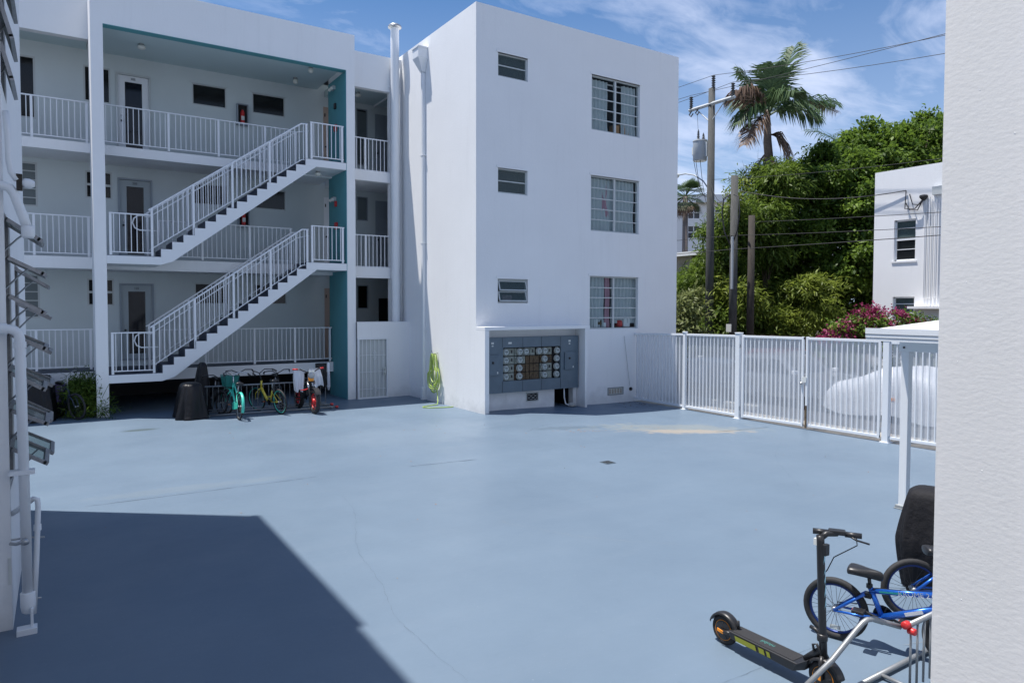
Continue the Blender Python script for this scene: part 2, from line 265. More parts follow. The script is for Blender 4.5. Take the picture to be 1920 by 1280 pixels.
# ---------------------------------------------------------------- helpers
def wloc(o):
    v = Vector((0, 0, 0))
    while o is not None: v += o.location; o = o.parent
    return v
class MB:
    def __init__(s): s.v = []; s.f = []
    def add(s, vs, fs):
        n = len(s.v); s.v += [tuple(p) for p in vs]; s.f += [tuple(i+n for i in q) for q in fs]; return s
    def box(s, x0, x1, y0, y1, z0, z1):
        if x0 > x1: x0, x1 = x1, x0
        if y0 > y1: y0, y1 = y1, y0
        if z0 > z1: z0, z1 = z1, z0
        return s.add([(x0, y0, z0), (x1, y0, z0), (x1, y1, z0), (x0, y1, z0), (x0, y0, z1), (x1, y0, z1), (x1, y1, z1), (x0, y1, z1)],
                     [(0, 3, 2, 1), (4, 5, 6, 7), (0, 1, 5, 4), (1, 2, 6, 5), (2, 3, 7, 6), (3, 0, 4, 7)])
    def cbox(s, c, d, Rm=None):
        c = Vector(c); P = []
        for k in range(8):
            p = Vector(((k & 1)*2-1, ((k >> 1) & 1)*2-1, ((k >> 2) & 1)*2-1)); p = Vector((p.x*d[0]/2, p.y*d[1]/2, p.z*d[2]/2))
            if Rm is not None: p = Rm @ p
            P.append(c+p)
        return s.add(P, [(0, 2, 3, 1), (4, 5, 7, 6), (0, 1, 5, 4), (1, 3, 7, 5), (3, 2, 6, 7), (2, 0, 4, 6)])
    def quad(s, a, b, c, d): return s.add([a, b, c, d], [(0, 1, 2, 3)])
    def prism(s, pts, y0, y1):                       # polygon in x-z pushed along y
        n = len(pts)
        return s.add([(x, y0, z) for x, z in pts]+[(x, y1, z) for x, z in pts],
                     [tuple(range(n)), tuple(range(2*n-1, n-1, -1))]+[(i, i+n, (i+1) % n+n, (i+1) % n) for i in range(n)])
    def tube(s, path, r, n=8, closed=False, cap=True):
        P = [Vector(p) for p in path]; m = len(P)
        rr = r if isinstance(r, (list, tuple)) else [r]*m
        rings = []; prev = None
        for i in range(m):
            if closed: d = P[(i+1) % m]-P[i-1]
            else: d = P[min(i+1, m-1)]-P[max(i-1, 0)]
            d.normalize()
            if prev is None:
                a = Vector((0, 0, 1)) if abs(d.z) < .9 else Vector((1, 0, 0)); u = d.cross(a).normalized()
            else: u = (prev-d*prev.dot(d)); u = u.normalized() if u.length > 1e-6 else d.orthogonal().normalized()
            prev = u; w = d.cross(u)
            rings.append([P[i]+(u*math.cos(t)+w*math.sin(t))*rr[i] for t in [2*math.pi*k/n for k in range(n)]])
        vs = [p for q in rings for p in q]; fs = []
        for i in range(m if closed else m-1):
            j = (i+1) % m
            for k in range(n): fs.append((i*n+k, i*n+(k+1) % n, j*n+(k+1) % n, j*n+k))
        if cap and not closed: fs += [tuple(range(n-1, -1, -1)), tuple((m-1)*n+k for k in range(n))]
        return s.add(vs, fs)
    def lathe(s, c, prof, n=24, axis='z'):           # prof: (radius, height) pairs along the axis
        c = Vector(c); vs = []; fs = []; m = len(prof)
        for r_, h in prof:
            for k in range(n):
                t = 2*math.pi*k/n; a, b_ = r_*math.cos(t), r_*math.sin(t)
                vs.append(c+(Vector((a, b_, h)) if axis == 'z' else Vector((a, h, b_)) if axis == 'y' else Vector((h, a, b_))))
        for i in range(m-1):
            for k in range(n): fs.append((i*n+k, i*n+(k+1) % n, (i+1)*n+(k+1) % n, (i+1)*n+k))
        fs += [tuple(range(n-1, -1, -1)), tuple((m-1)*n+k for k in range(n))]
        return s.add(vs, fs)
    def wall(s, org, U, V, N, u0, u1, v0, v1, holes=(), depth=.15, back=0):
        org, U, V, N = Vector(org), Vector(U), Vector(V), Vector(N)
        us = sorted({u0, u1, *[h[0] for h in holes], *[h[1] for h in holes]}); vs_ = sorted({v0, v1, *[h[2] for h in holes], *[h[3] for h in holes]})
        us = [u for u in us if u0 <= u <= u1]; vs_ = [v for v in vs_ if v0 <= v <= v1]
        P = lambda u, v, d=0: org+U*u+V*v-N*d
        for i in range(len(us)-1):
            for j in range(len(vs_)-1):
                uc, vc = (us[i]+us[i+1])/2, (vs_[j]+vs_[j+1])/2
                if any(h[0] < uc < h[1] and h[2] < vc < h[3] for h in holes): continue
                s.quad(P(us[i], vs_[j]), P(us[i+1], vs_[j]), P(us[i+1], vs_[j+1]), P(us[i], vs_[j+1]))
        for h in holes:
            a, b_, c_, d_ = h[:4]
            s.quad(P(a, c_), P(a, c_, depth), P(b_, c_, depth), P(b_, c_)); s.quad(P(a, d_), P(b_, d_), P(b_, d_, depth), P(a, d_, depth))
            s.quad(P(a, c_), P(a, d_), P(a, d_, depth), P(a, c_, depth)); s.quad(P(b_, c_), P(b_, c_, depth), P(b_, d_, depth), P(b_, d_))
        return s
    def mesh(s, name, material, off=Vector((0, 0, 0)), smooth=False, fix=True):
        me = bpy.data.meshes.new(name); me.from_pydata([(p[0]-off.x, p[1]-off.y, p[2]-off.z) for p in s.v], [], s.f)
        me.materials.append(MT[material] if isinstance(material, str) else material)
        if smooth: me.polygons.foreach_set('use_smooth', [True]*len(me.polygons))
        me.update(); return me
    def build(s, name, material, parent=None, smooth=False, local=False, bevel=0, label=None, kind=None):
        off = Vector((0, 0, 0)) if (local or parent is None) else wloc(parent)
        o = bpy.data.objects.new(name, s.mesh(name, material, off, smooth)); col.objects.link(o)
        if parent is not None: o.parent = parent
        if bevel:
            bm_ = o.modifiers.new('bevel', 'BEVEL'); bm_.width = bevel; bm_.segments = 2; bm_.limit_method = 'ANGLE'
        if label: o['label'] = label
        if kind: o['kind'] = kind
        return o
def auto_smooth(o, ang=40):
    me = o.data; me.polygons.foreach_set('use_smooth', [True]*len(me.polygons))
    try: me.set_sharp_from_angle(angle=R(ang))
    except Exception: pass
    return o
def T(name, label, cat, loc=(0, 0, 0), rot=0, group=None):
    o = bpy.data.objects.new(name, None); col.objects.link(o); o.location = loc; o.rotation_euler = (0, 0, rot); o.empty_display_size = .2
    o['label'] = label; o['category'] = cat
    if group: o['group'] = group
    return o
def tag(o, label, cat, group=None):
    o['label'] = label; o['category'] = cat
    if group: o['group'] = group
    return o
def struct(o): o['kind'] = 'structure'; return o
def inst(name, me, parent, loc, scale=None, rot=None):
    o = bpy.data.objects.new(name, me); col.objects.link(o); o.parent = parent; o.location = Vector(loc)-wloc(parent)
    if scale: o.scale = scale
    if rot: o.rotation_euler = rot
    return o
def textmesh(txt, size, material, depth=.002):
    cu = bpy.data.curves.new('lettering', 'FONT'); cu.body = txt; cu.size = size; cu.extrude = depth; cu.align_x = 'CENTER'; cu.align_y = 'CENTER'; cu.resolution_u = 3
    o = bpy.data.objects.new('tmp', cu); col.objects.link(o); dg = bpy.context.evaluated_depsgraph_get()
    me = bpy.data.meshes.new_from_object(o.evaluated_get(dg)); bpy.data.objects.remove(o); me.materials.clear(); me.materials.append(MT[material]); return me
def gz(x, y=0):                                      # the yard falls a little towards the gate
    t = max(0, min(1, (x-9.5)/4.5)); return -.10*t*t*(3-2*t)
FL = {1: 1.02, 2: 3.93, 3: 6.80}

# ================================================================ SETTING
mb = MB(); NX, NY = 46, 44
xs = [-9+i*(14.36+9)/NX for i in range(NX+1)]; ys = [-4+j*28.5/NY for j in range(NY+1)]
for i in range(NX+1):
    for j in range(NY+1): mb.v.append((xs[i], ys[j], gz(xs[i])))
for i in range(NX):
    for j in range(NY): a_ = i*(NY+1)+j; mb.f.append((a_, a_+NY+1, a_+NY+2, a_+1))
yard = struct(mb.build('courtyard', 'court', smooth=True))
struct(MB().quad((-600, -600, -.135), (600, -600, -.135), (600, 600, -.135), (-600, 600, -.135)).build('ground', 'soil'))
struct(MB().box(14.36, 19.6, -30, 60, -.13, -.104).build('alley', 'asphalt'))
struct(MB().box(14.362, 15.4, -10, 40, -.12, -.098).build('sandy_verge', 'sand'))
struct(MB().box(19.6, 19.8, -30, 60, -.13, .02).build('far_kerb', 'kerb'))
struct(MB().box(19.8, 24, -30, 60, -.13, -.05).build('grass_verge', 'soil'))
# cracks and joints in the slab, thin dark and sandy ribbons laid just above it
def smooth_pts(pts, n=6):
    Q = [pts[0]]+list(pts)+[pts[-1]]; O = []
    for i in range(1, len(Q)-2):
        for k in range(n):
            t = k/n; O.append(tuple(.5*(2*Q[i][d]+(Q[i+1][d]-Q[i-1][d])*t+(2*Q[i-1][d]-5*Q[i][d]+4*Q[i+1][d]-Q[i+2][d])*t*t+(3*Q[i][d]-Q[i-1][d]-3*Q[i+1][d]+Q[i+2][d])*t**3) for d in (0, 1)))
    return O+[pts[-1]]
def ribbon(name, pts, w, material, jag=.02, seed=1, label=None):
    rnd = random.Random(seed); P = []; pts = smooth_pts(pts)
    for (ax, ay), (bx, by) in zip(pts[:-1], pts[1:]):
        n = max(2, int(math.hypot(bx-ax, by-ay)/.12))
        for k in range(n): P.append((ax+(bx-ax)*k/n+rnd.uniform(-jag, jag), ay+(by-ay)*k/n+rnd.uniform(-jag, jag)))
    P.append(pts[-1]); m_ = MB(); L = []
    for i, (x_, y_) in enumerate(P):
        a_ = P[max(i-1, 0)]; b_ = P[min(i+1, len(P)-1)]; dx_, dy_ = b_[0]-a_[0], b_[1]-a_[1]; l = math.hypot(dx_, dy_) or 1
        ww = w*.42*(.3+.7*rnd.random()) if 0 < i < len(P)-1 else .0005
        L.append((x_-dy_/l*ww/2, y_+dx_/l*ww/2, gz(x_)+.004)); L.append((x_+dy_/l*ww/2, y_-dx_/l*ww/2, gz(x_)+.004))
    m_.add(L, [(2*i, 2*i+1, 2*i+3, 2*i+2) for i in range(len(P)-1)])
    o_ = m_.build(name, material, yard, local=True)
    return o_
ribbon('joint_line', [(.25, 10.9), (2.2, 10.87), (3.4, 10.86)], .030, 'crack', .006, 3)
ribbon('joint_line', [(4.9, 10.74), (6.15, 10.6)], .045, 'crack', .01, 4)
ribbon('joint_line', [(12.1, 10.45), (13.9, 10.35)], .055, 'crack', .006, 5)
ribbon('crack', [(3.35, 9.6), (3.2, 8.7), (2.75, 7.4), (2.6, 6.4), (2.42, 5.6), (2.4, 5.0), (2.42, 4.3)], .005, 'crack', .012, 6)
ribbon('crack', [(4.6, 7.4), (4.9, 6.7), (5.3, 6.1), (5.9, 5.5)], .010, 'sandline', .03, 7)
ribbon('crack', [(8.4, 12.4), (9.3, 12.9), (10.2, 13.0)], .012, 'crack', .03, 8)
ribbon('joint_line', [(3.85, 3.30), (4.4, 3.28), (5.05, 3.26)], .008, 'crack', .004, 9)
ribbon('crack', [(9.3, 6.4), (10.8, 7.9), (12.3, 8.9)], .005, 'crack', .012, 10)
ribbon('crack', [(5.6, 2.9), (6.1, 2.75), (6.7, 2.9)], .012, 'sandline', .02, 12)
dr = T('floor_drain', 'small square metal drain set in the blue courtyard floor', 'drain', (7.93, 9.17, 0))
m_ = MB(); m_.box(7.83, 8.03, 9.07, 9.27, .003, .008); m_.build('drain_rim', 'cab', dr)
m_ = MB()
for k in range(6): m_.box(7.845, 8.015, 9.085+k*.031, 9.10+k*.031, .008, .011)
m_.build('drain_bars', 'dark', dr)

# ================================================================ CORRIDOR BUILDING
YF, YC, YB, YU, YL = 19.5, 20.75, 22.2, 19.95, 19.42
ab = T('apartment_building', 'white three-storey apartment building with open corridors, teal fin wall and two stair flights', 'building', (4, 21, 0))
# --- bay (projecting frame with fins)
m_ = MB(); m_.box(.74, 7.25, YF, YF+.25, 9.42, 10.45); m_.box(.74, 1.0, YF+.25, YC, 9.42, 10.45); m_.box(7.0, 7.25, YF+.25, 21.05, 9.42, 10.45)
m_.build('bay_parapet', 'wall', ab)
m_ = MB(); m_.box(.74, 1.0, YF, YC, -.05, 9.42); m_.build('column', 'wall', ab)
m_ = MB(); m_.box(7.0, 7.25, YF, 21.05, -.05, 9.42); m_.build('fin_wall', 'wall', ab)
m_ = MB(); m_.box(6.985, 6.998, YF+.004, 21.045, 0, 9.40); m_.box(7.004, 7.246, 21.052, 21.06, 0, 9.4); m_.build('teal_panel', 'teal', ab)
m_ = MB(); m_.box(1.0, 6.985, YF+.004, YF+.254, 9.405, 9.418); m_.build('teal_soffit', 'teal', ab)
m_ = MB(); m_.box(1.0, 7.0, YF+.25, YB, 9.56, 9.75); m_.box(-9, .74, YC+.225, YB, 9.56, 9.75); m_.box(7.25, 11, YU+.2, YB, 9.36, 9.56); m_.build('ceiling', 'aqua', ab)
m_ = MB(); m_.box(-9, 8.9, YC+.2, 30, 10.0, 10.12); m_.build('roof', 'wall', ab)
m_ = MB(); m_.box(-9, .74, YC, YC+.22, 9.38, 10.42); m_.box(-9, -8.8, YC+.22, 30, 9.38, 10.42); m_.build('parapet', 'wall', ab)
m_ = MB(); m_.box(7.25, 8.9, YU, YU+.2, 9.16, 10.19); m_.build('parapet', 'wall', ab)
# --- slabs
for L in (1, 2, 3):
    z = FL[L]; th = .25 if L == 3 else .30
    m_ = MB(); m_.box(-9, 7.0 if L < 3 else 7.0, YC, YB, z-th, z-.004); m_.build('floor_slab', 'wall', ab)
    m_ = MB(); m_.box(-9, 7.0, YC+.02, YB, z-.004, z); m_.build('floor_coating', 'navy', ab)
    if L > 1:
        m_ = MB(); m_.box(7.25, 8.52, YU, YU+.2, z-.36 if L == 3 else z-.38, z-.06); m_.box(7.25, 11, YU+.2, YB, z-.3, z-.06); m_.build('floor_slab', 'wall', ab)
m_ = MB(); m_.box(7.25, 11, YL+.3, YB, .72, FL[1]); m_.build('floor_slab', 'navy', ab)
# --- landings
def landing(x0, x1, L):
    z = FL[L]; m_ = MB(); m_.box(x0, x1, YF, YC-.002, z-.21, z-.012); m_.build('landing', 'white', ab, bevel=.006)
    m_ = MB(); m_.box(x0, x1-.002, YF+.03, YC, z-.012, z-.002); m_.build('landing_coating', 'navy', ab)
landing(1.0, 2.18, 1); landing(1.0, 2.18, 2); landing(5.82, 6.985, 2); landing(5.82, 6.985, 3)
# --- lower right wall with the crawl door, and the strip beside the block
m_ = MB(); m_.wall((0, YL, 0), (1, 0, 0), (0, 0, 1), (0, -1, 0), 7.251, 8.9, -.05, 2.24, [(7.29, 8.17, .0, 1.75)], .08)
m_.quad((7.251, YL, 2.24), (8.9, YL, 2.24), (8.9, YU+.2, 2.24), (7.251, YU+.2, 2.24)); m_.build('lower_wall', 'wall', ab)
m_ = MB(); m_.box(8.52, 8.9, YU, YU+.2, 2.24, 9.16); m_.build('wall_strip', 'wall', ab)
# --- back wall with its openings
HS = 1.0
holes = []
wins = [(3.35, 4.29), (5.02, 6.0)]
for L in (1, 2, 3):
    z = FL[L]
    holes.append((1.47, 2.24, z+(.16 if L == 1 else .02), z+2.26))
    for a_, b_ in wins: holes.append((a_, b_, z+1.73, z+2.35))
    holes.append((.67, 1.30, z+(1.4 if L > 2 else 1.68), z+2.42 if L < 3 else z+2.36))
    holes.append((-1.5, -.40, z+(.75 if L == 3 else 1.35), z+(2.36 if L == 3 else 2.5)))
    holes.append((7.2, 7.95, z+.02, z+2.26)); holes.append((8.30, 8.68, z+.55 if L == 3 else z+1.6, z+2.38)); holes.append((8.95, 9.75, z+.02, z+2.3))
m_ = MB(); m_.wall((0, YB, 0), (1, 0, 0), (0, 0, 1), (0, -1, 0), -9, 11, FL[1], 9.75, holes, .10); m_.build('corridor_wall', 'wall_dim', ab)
m_ = MB(); m_.box(-9, 11, 24, 24.1, -.05, 10); m_.box(-9, 11, YB+.6, YB+.62, 1.0, 9.8); m_.build('dark_backing', 'room', ab)  # dark sheets added behind to keep the crawlspace and openings dark
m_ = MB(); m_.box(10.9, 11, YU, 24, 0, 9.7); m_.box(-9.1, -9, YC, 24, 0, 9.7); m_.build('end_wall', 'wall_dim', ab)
def rect_frame(mb_, x0, x1, y0, y1, z0, z1, t):
    mb_.box(x0, x0+t, y0, y1, z0, z1); mb_.box(x1-t, x1, y0, y1, z0, z1); mb_.box(x0+t, x1-t, y0, y1, z0, z0+t); mb_.box(x0+t, x1-t, y0, y1, z1-t, z1)
nums = {1: '105', 2: '205', 3: '305'}
for L in (1, 2, 3):
    z = FL[L]; zb_ = z+(.16 if L == 1 else .02)
    # glazed flat door
    m_ = MB(); rect_frame(m_, 1.43, 2.28, YB-.035, YB-.003, zb_-.0, z+2.30, .045); d = m_.build('door_casing', 'greydoor' if L < 3 else 'frame', ab)
    m_ = MB(); rect_frame(m_, 1.475, 2.235, YB+.01, YB+.05, zb_+.01, z+2.25, .17); d = m_.build('door', 'white' if L == 3 else 'doorgrey', ab)
    MB().quad((1.645, YB+.03, zb_+.18), (2.065, YB+.03, zb_+.18), (2.065, YB+.03, z+2.08), (1.645, YB+.03, z+2.08)).build('pane', 'glassd', d)
    MB().lathe((1.56, YB-.03, z+1.0), [(.028, 0), (.032, .02), (.02, .045)], 10, 'y').build('handle', 'black', d)
    MB().lathe((1.56, YB-.02, z+1.14), [(.026, 0), (.026, .03)], 10, 'y').build('deadbolt', 'steel', d)
    t_ = textmesh(nums[L], .085, 'letters'); inst('door_number', t_, d, (1.85, YB-.002, z+2.165), None, (R(90), 0, 0))
    for a_, b_ in wins:
        m_ = MB(); rect_frame(m_, a_, b_, YB+.005, YB+.06, z+1.73, z+2.35, .035); w_ = m_.build('window', 'frame', ab)
        MB().quad((a_+.03, YB+.04, z+1.76), (b_-.03, YB+.04, z+1.76), (b_-.03, YB+.04, z+2.32), (a_+.03, YB+.04, z+2.32)).build('pane', 'glassw', w_)
        MB().box(a_-.05, b_+.05, YB-.03, YB-.002, z+2.352, z+2.40).build('lintel_trim', 'wall_dim', w_)
    # narrow two-light window beside the column, and wide louvred one further left
    z0, z1 = z+(1.4 if L > 2 else 1.68), (z+2.42 if L < 3 else z+2.36)
    m_ = MB(); rect_frame(m_, .67, 1.30, YB+.005, YB+.06, z0, z1, .04); zm = (z0+z1)/2
    if L < 3: m_.box(.71, 1.26, YB+.008, YB+.055, zm-.03, zm+.03)
    w_ = m_.build('window', 'frame', ab); MB().quad((.7, YB+.04, z0), (1.27, YB+.04, z0), (1.27, YB+.04, z1), (.7, YB+.04, z1)).build('pane', 'glassw', w_)
    z0, z1 = z+(.75 if L == 3 else 1.35), z+(2.36 if L == 3 else 2.5)
    m_ = MB(); rect_frame(m_, -1.5, -.40, YB+.005, YB+.06, z0, z1, .045)
    if L < 3:
        for k in range(1, 5): zz = z0+(z1-z0)*k/5; m_.box(-1.45, -.44, YB+.01, YB+.05, zz-.014, zz+.014)
    w_ = m_.build('window', 'frame', ab); MB().quad((-1.5, YB+.045, z0), (-.4, YB+.045, z0), (-.4, YB+.045, z1), (-1.5, YB+.045, z1)).build('pane', 'glassw' if L == 3 else 'louver', w_)
    # tan service door behind the fin
    m_ = MB(); m_.box(7.2, 7.95, YB+.01, YB+.05, z+.02, z+2.26); d = m_.build('service_door', 'tan' if L != 2 else 'white', ab, label='tan service door behind the teal fin' if L != 2 else None)
    MB().lathe((7.28, YB-.03, z+1.0), [(.03, 0), (.03, .04)], 10, 'y').build('handle', 'black', d)
    MB().box(7.24, 7.27, YB-.01, YB+.01, z+1.95, z+2.05).build('hinge', 'black', d)
    # right-hand recess: shuttered window and panelled door
    z0 = z+.55 if L == 3 else z+1.6
    m_ = MB(); rect_frame(m_, 8.30, 8.68, YB-.015, YB+.06, z0, z+2.38, .03); w_ = m_.build('window', 'greydoor', ab)
    if L == 3:
        n = int((1.78)/.075)
        me_ = MB().cbox((0, 0, 0), (.32, .012, .07), Matrix.Rotation(R(30), 3, 'X')).mesh('shutter_slat', 'louver')
        for k in range(n): inst('shutter_slat', me_, w_, (8.49, YB+.02, z0+.06+k*.075))
    else: MB().quad((8.32, YB+.03, z0), (8.66, YB+.03, z0), (8.66, YB+.03, z+2.36), (8.32, YB+.03, z+2.36)).build('pane', 'louver' if L == 2 else 'glassw', w_)
    m_ = MB(); m_.box(8.95, 9.75, YB+.02, YB+.06, z+.02, z+2.3)
    for q in ((.25, 1.0), (1.15, 1.6), (1.72, 2.1)):
        for a_ in (9.05, 9.40): m_.box(a_, a_+.28, YB+.008, YB+.02, z+q[0], z+q[1])
    d = m_.build('door', 'greydoor' if L > 1 else 'wall_dim', ab); MB().lathe((9.02, YB-.03, z+1.0), [(.03, 0), (.03, .04)], 10, 'y').build('handle', 'black', d)
    if L == 1: MB().box(9.05, 9.65, YB+.0, YB+.008, z+.5, z+1.95).build('dark_screen', 'dark', d)
# ceiling lights
def globe(x, y, z, r=.09, flat=False, lab=''):
    t_ = T('ceiling_light', lab, 'light', (x, y, z), group='ceiling lights of the open corridors')
    MB().lathe((x, y, z-.03), [(.06, 0), (.06, .03)], 14).build('base', 'steel', t_)
    prof = [(r*math.sin(a_), -r-.03-r*math.cos(a_)*(.6 if flat else 1)+(r*.4 if flat else 0)) for a_ in [R(q) for q in (8, 30, 50, 70, 90, 110, 130, 150)]]
    MB().lathe((x, y, z), prof, 16).build('globe', 'lamp', t_, smooth=True)
globe(1.95, 20.9, 9.56, .10, True, 'round ceiling light above the top-floor glazed door')
globe(6.2, 20.2, 9.56, .075, False, 'white globe light under the teal-edged ceiling, nearer the facade')
globe(6.1, 21.4, 9.56, .08, False, 'white globe light near the back wall of the top corridor')
globe(6.35, 20.1, FL[3]-.21, .095, True, 'dome light under the upper right stair landing')
globe(7.95, 21.1, 9.36, .10, True, 'ceiling light in the top recess right of the teal fin')
# emergency lights and fire alarms on the teal fin
for L, lab in ((3, 'twin-head emergency light high on the teal fin, top floor'), (2, 'twin-head emergency light on the teal fin, middle floor')):
    z = FL[L]+(2.35 if L == 3 else 1.95); t_ = T('emergency_light', lab, 'light', (6.95, 20.5, z))
    MB().box(6.90, 6.985, 20.38, 20.62, z-.05, z+.06).build('housing', 'frame', t_)
    for yy in (20.40, 20.60): MB().lathe((6.86, yy, z-.03), [(.03, -.03), (.055, .03), (.05, .04)], 12, 'x').build('lamp_head', 'lamp', t_)
for L, lab in ((3, 'red fire alarm box on the teal fin, top floor'), (2, 'red fire alarm box on the teal fin, middle floor')):
    tag(MB().box(6.92, 6.985, 20.25, 20.40, FL[L]+1.05, FL[L]+1.25).build('fire_alarm', 'red', bevel=.008), lab, 'alarm')
for L, lab in ((3, 'dark alarm horn above the top-floor fire alarm'), (2, 'small red alarm horn under the middle-floor emergency light')):
    tag(MB().box(6.93, 6.985, 20.3, 20.42, FL[L]+1.72, FL[L]+1.88).build('alarm_horn', 'black' if L == 3 else 'red', bevel=.008), lab, 'alarm')
def extinguisher(x, z, lab):
    t_ = T('fire_extinguisher', lab, 'extinguisher', (x, YB-.1, z))
    m_ = MB(); rect_frame(m_, x-.16, x+.16, YB-.16, YB-.004, z, z+.62, .025); m_.build('cabinet', 'greydoor', t_)
    m_ = MB(); m_.box(x-.13, x+.13, YB-.03, YB-.01, z+.03, z+.59); m_.build('back_panel', 'cabin', t_)
    MB().lathe((x, YB-.09, z+.04), [(.055, 0), (.06, .02), (.06, .33), (.045, .38), (.02, .42)], 14).build('cylinder', 'red', t_, smooth=True)
    MB().box(x-.045, x+.045, YB-.155, YB-.15, z+.14, z+.26).build('paper_label', 'label', t_)
    MB().box(x-.02, x+.05, YB-.11, YB-.07, z+.44, z+.48).build('valve', 'black', t_)
extinguisher(4.72, FL[3]+1.30, 'red fire extinguisher in a wall cabinet between two top-floor windows')
extinguisher(4.72, FL[2]+1.15, 'red fire extinguisher cabinet on the middle-floor corridor wall')

# --- railings (each one a thing, every baluster a part)
BAL = {}
def bal_mesh(h, w=.018):
    k = (round(h, 3), w)
    if k not in BAL: BAL[k] = MB().box(-w/2, w/2, -w/2, w/2, 0, h).mesh('baluster', 'rail')
    return BAL[k]
def railing(label, x0, x1, y, z, posts, h=1.03, sp=.125, z0=.09, group='white balcony railings'):
    t_ = T('railing', label, 'railing', ((x0+x1)/2, y, z), group=group)
    MB().box(x0, x1, y-.022, y+.022, z+h-.03, z+h).build('top_rail', 'rail', t_, bevel=.004)
    MB().box(x0, x1, y-.014, y+.014, z+z0-.025, z+z0).build('bottom_rail', 'rail', t_)
    pm = MB().box(-.027, .027, -.027, .027, 0, h-.032).mesh('post', 'rail')
    for p in posts: inst('post', pm, t_, (p, y, z))
    me_ = bal_mesh(h-.03-z0); x_ = x0+.1
    while x_ < x1-.06:
        if not any(abs(x_-p) < .055 for p in posts): inst('baluster', me_, t_, (x_, y, z+z0))
        x_ += sp
    return t_
railing('top-floor balcony railing left of the column', -2.3, .735, YC+.06, FL[3]-.0, [-1.7, -.47, .68])
railing('middle-floor balcony railing left of the column', -2.3, .735, YC+.06, FL[2], [-1.7, -.47, .68])
railing('ground-floor balcony railing left of the column, above the parked bikes', -2.3, .735, YC+.06, FL[1]+.06, [-1.7, -.47, .68])
railing('long top-floor railing crossing behind the upper stair flight', 1.0, 5.8, YC+.06, FL[3]+.02, [1.03, 2.55, 3.8, 5.05])
railing('middle-floor railing behind the stair flights', 2.25, 5.8, YC+.06, FL[2]+.02, [2.28, 3.35, 4.6, 5.75])
railing('ground-floor corridor railing above the bicycle rack', 2.25, 6.97, YC+.06, FL[1]+.02, [2.28, 3.40, 4.70, 5.85, 6.90])
railing('short railing on the left landing of the middle floor', 1.06, 1.97, YF+.05, FL[2], [1.09])
railing('short railing on the left landing of the ground floor', 1.06, 1.97, YF+.05, FL[1], [1.09])
railing('railing on the upper right stair landing beside the teal fin', 5.97, 6.93, YF+.05, FL[3]-.0, [6.0, 6.88])
railing('railing on the lower right stair landing beside the teal fin', 5.97, 6.93, YF+.05, FL[2]-.0, [6.0, 6.88])
railing('top-floor railing in the recess between fin and vent pipe', 7.26, 8.51, YU+.06, FL[3]-.12, [7.75])
railing('middle-floor railing in the recess between fin and vent pipe', 7.26, 8.51, YU+.06, FL[2]-.12, [7.75])
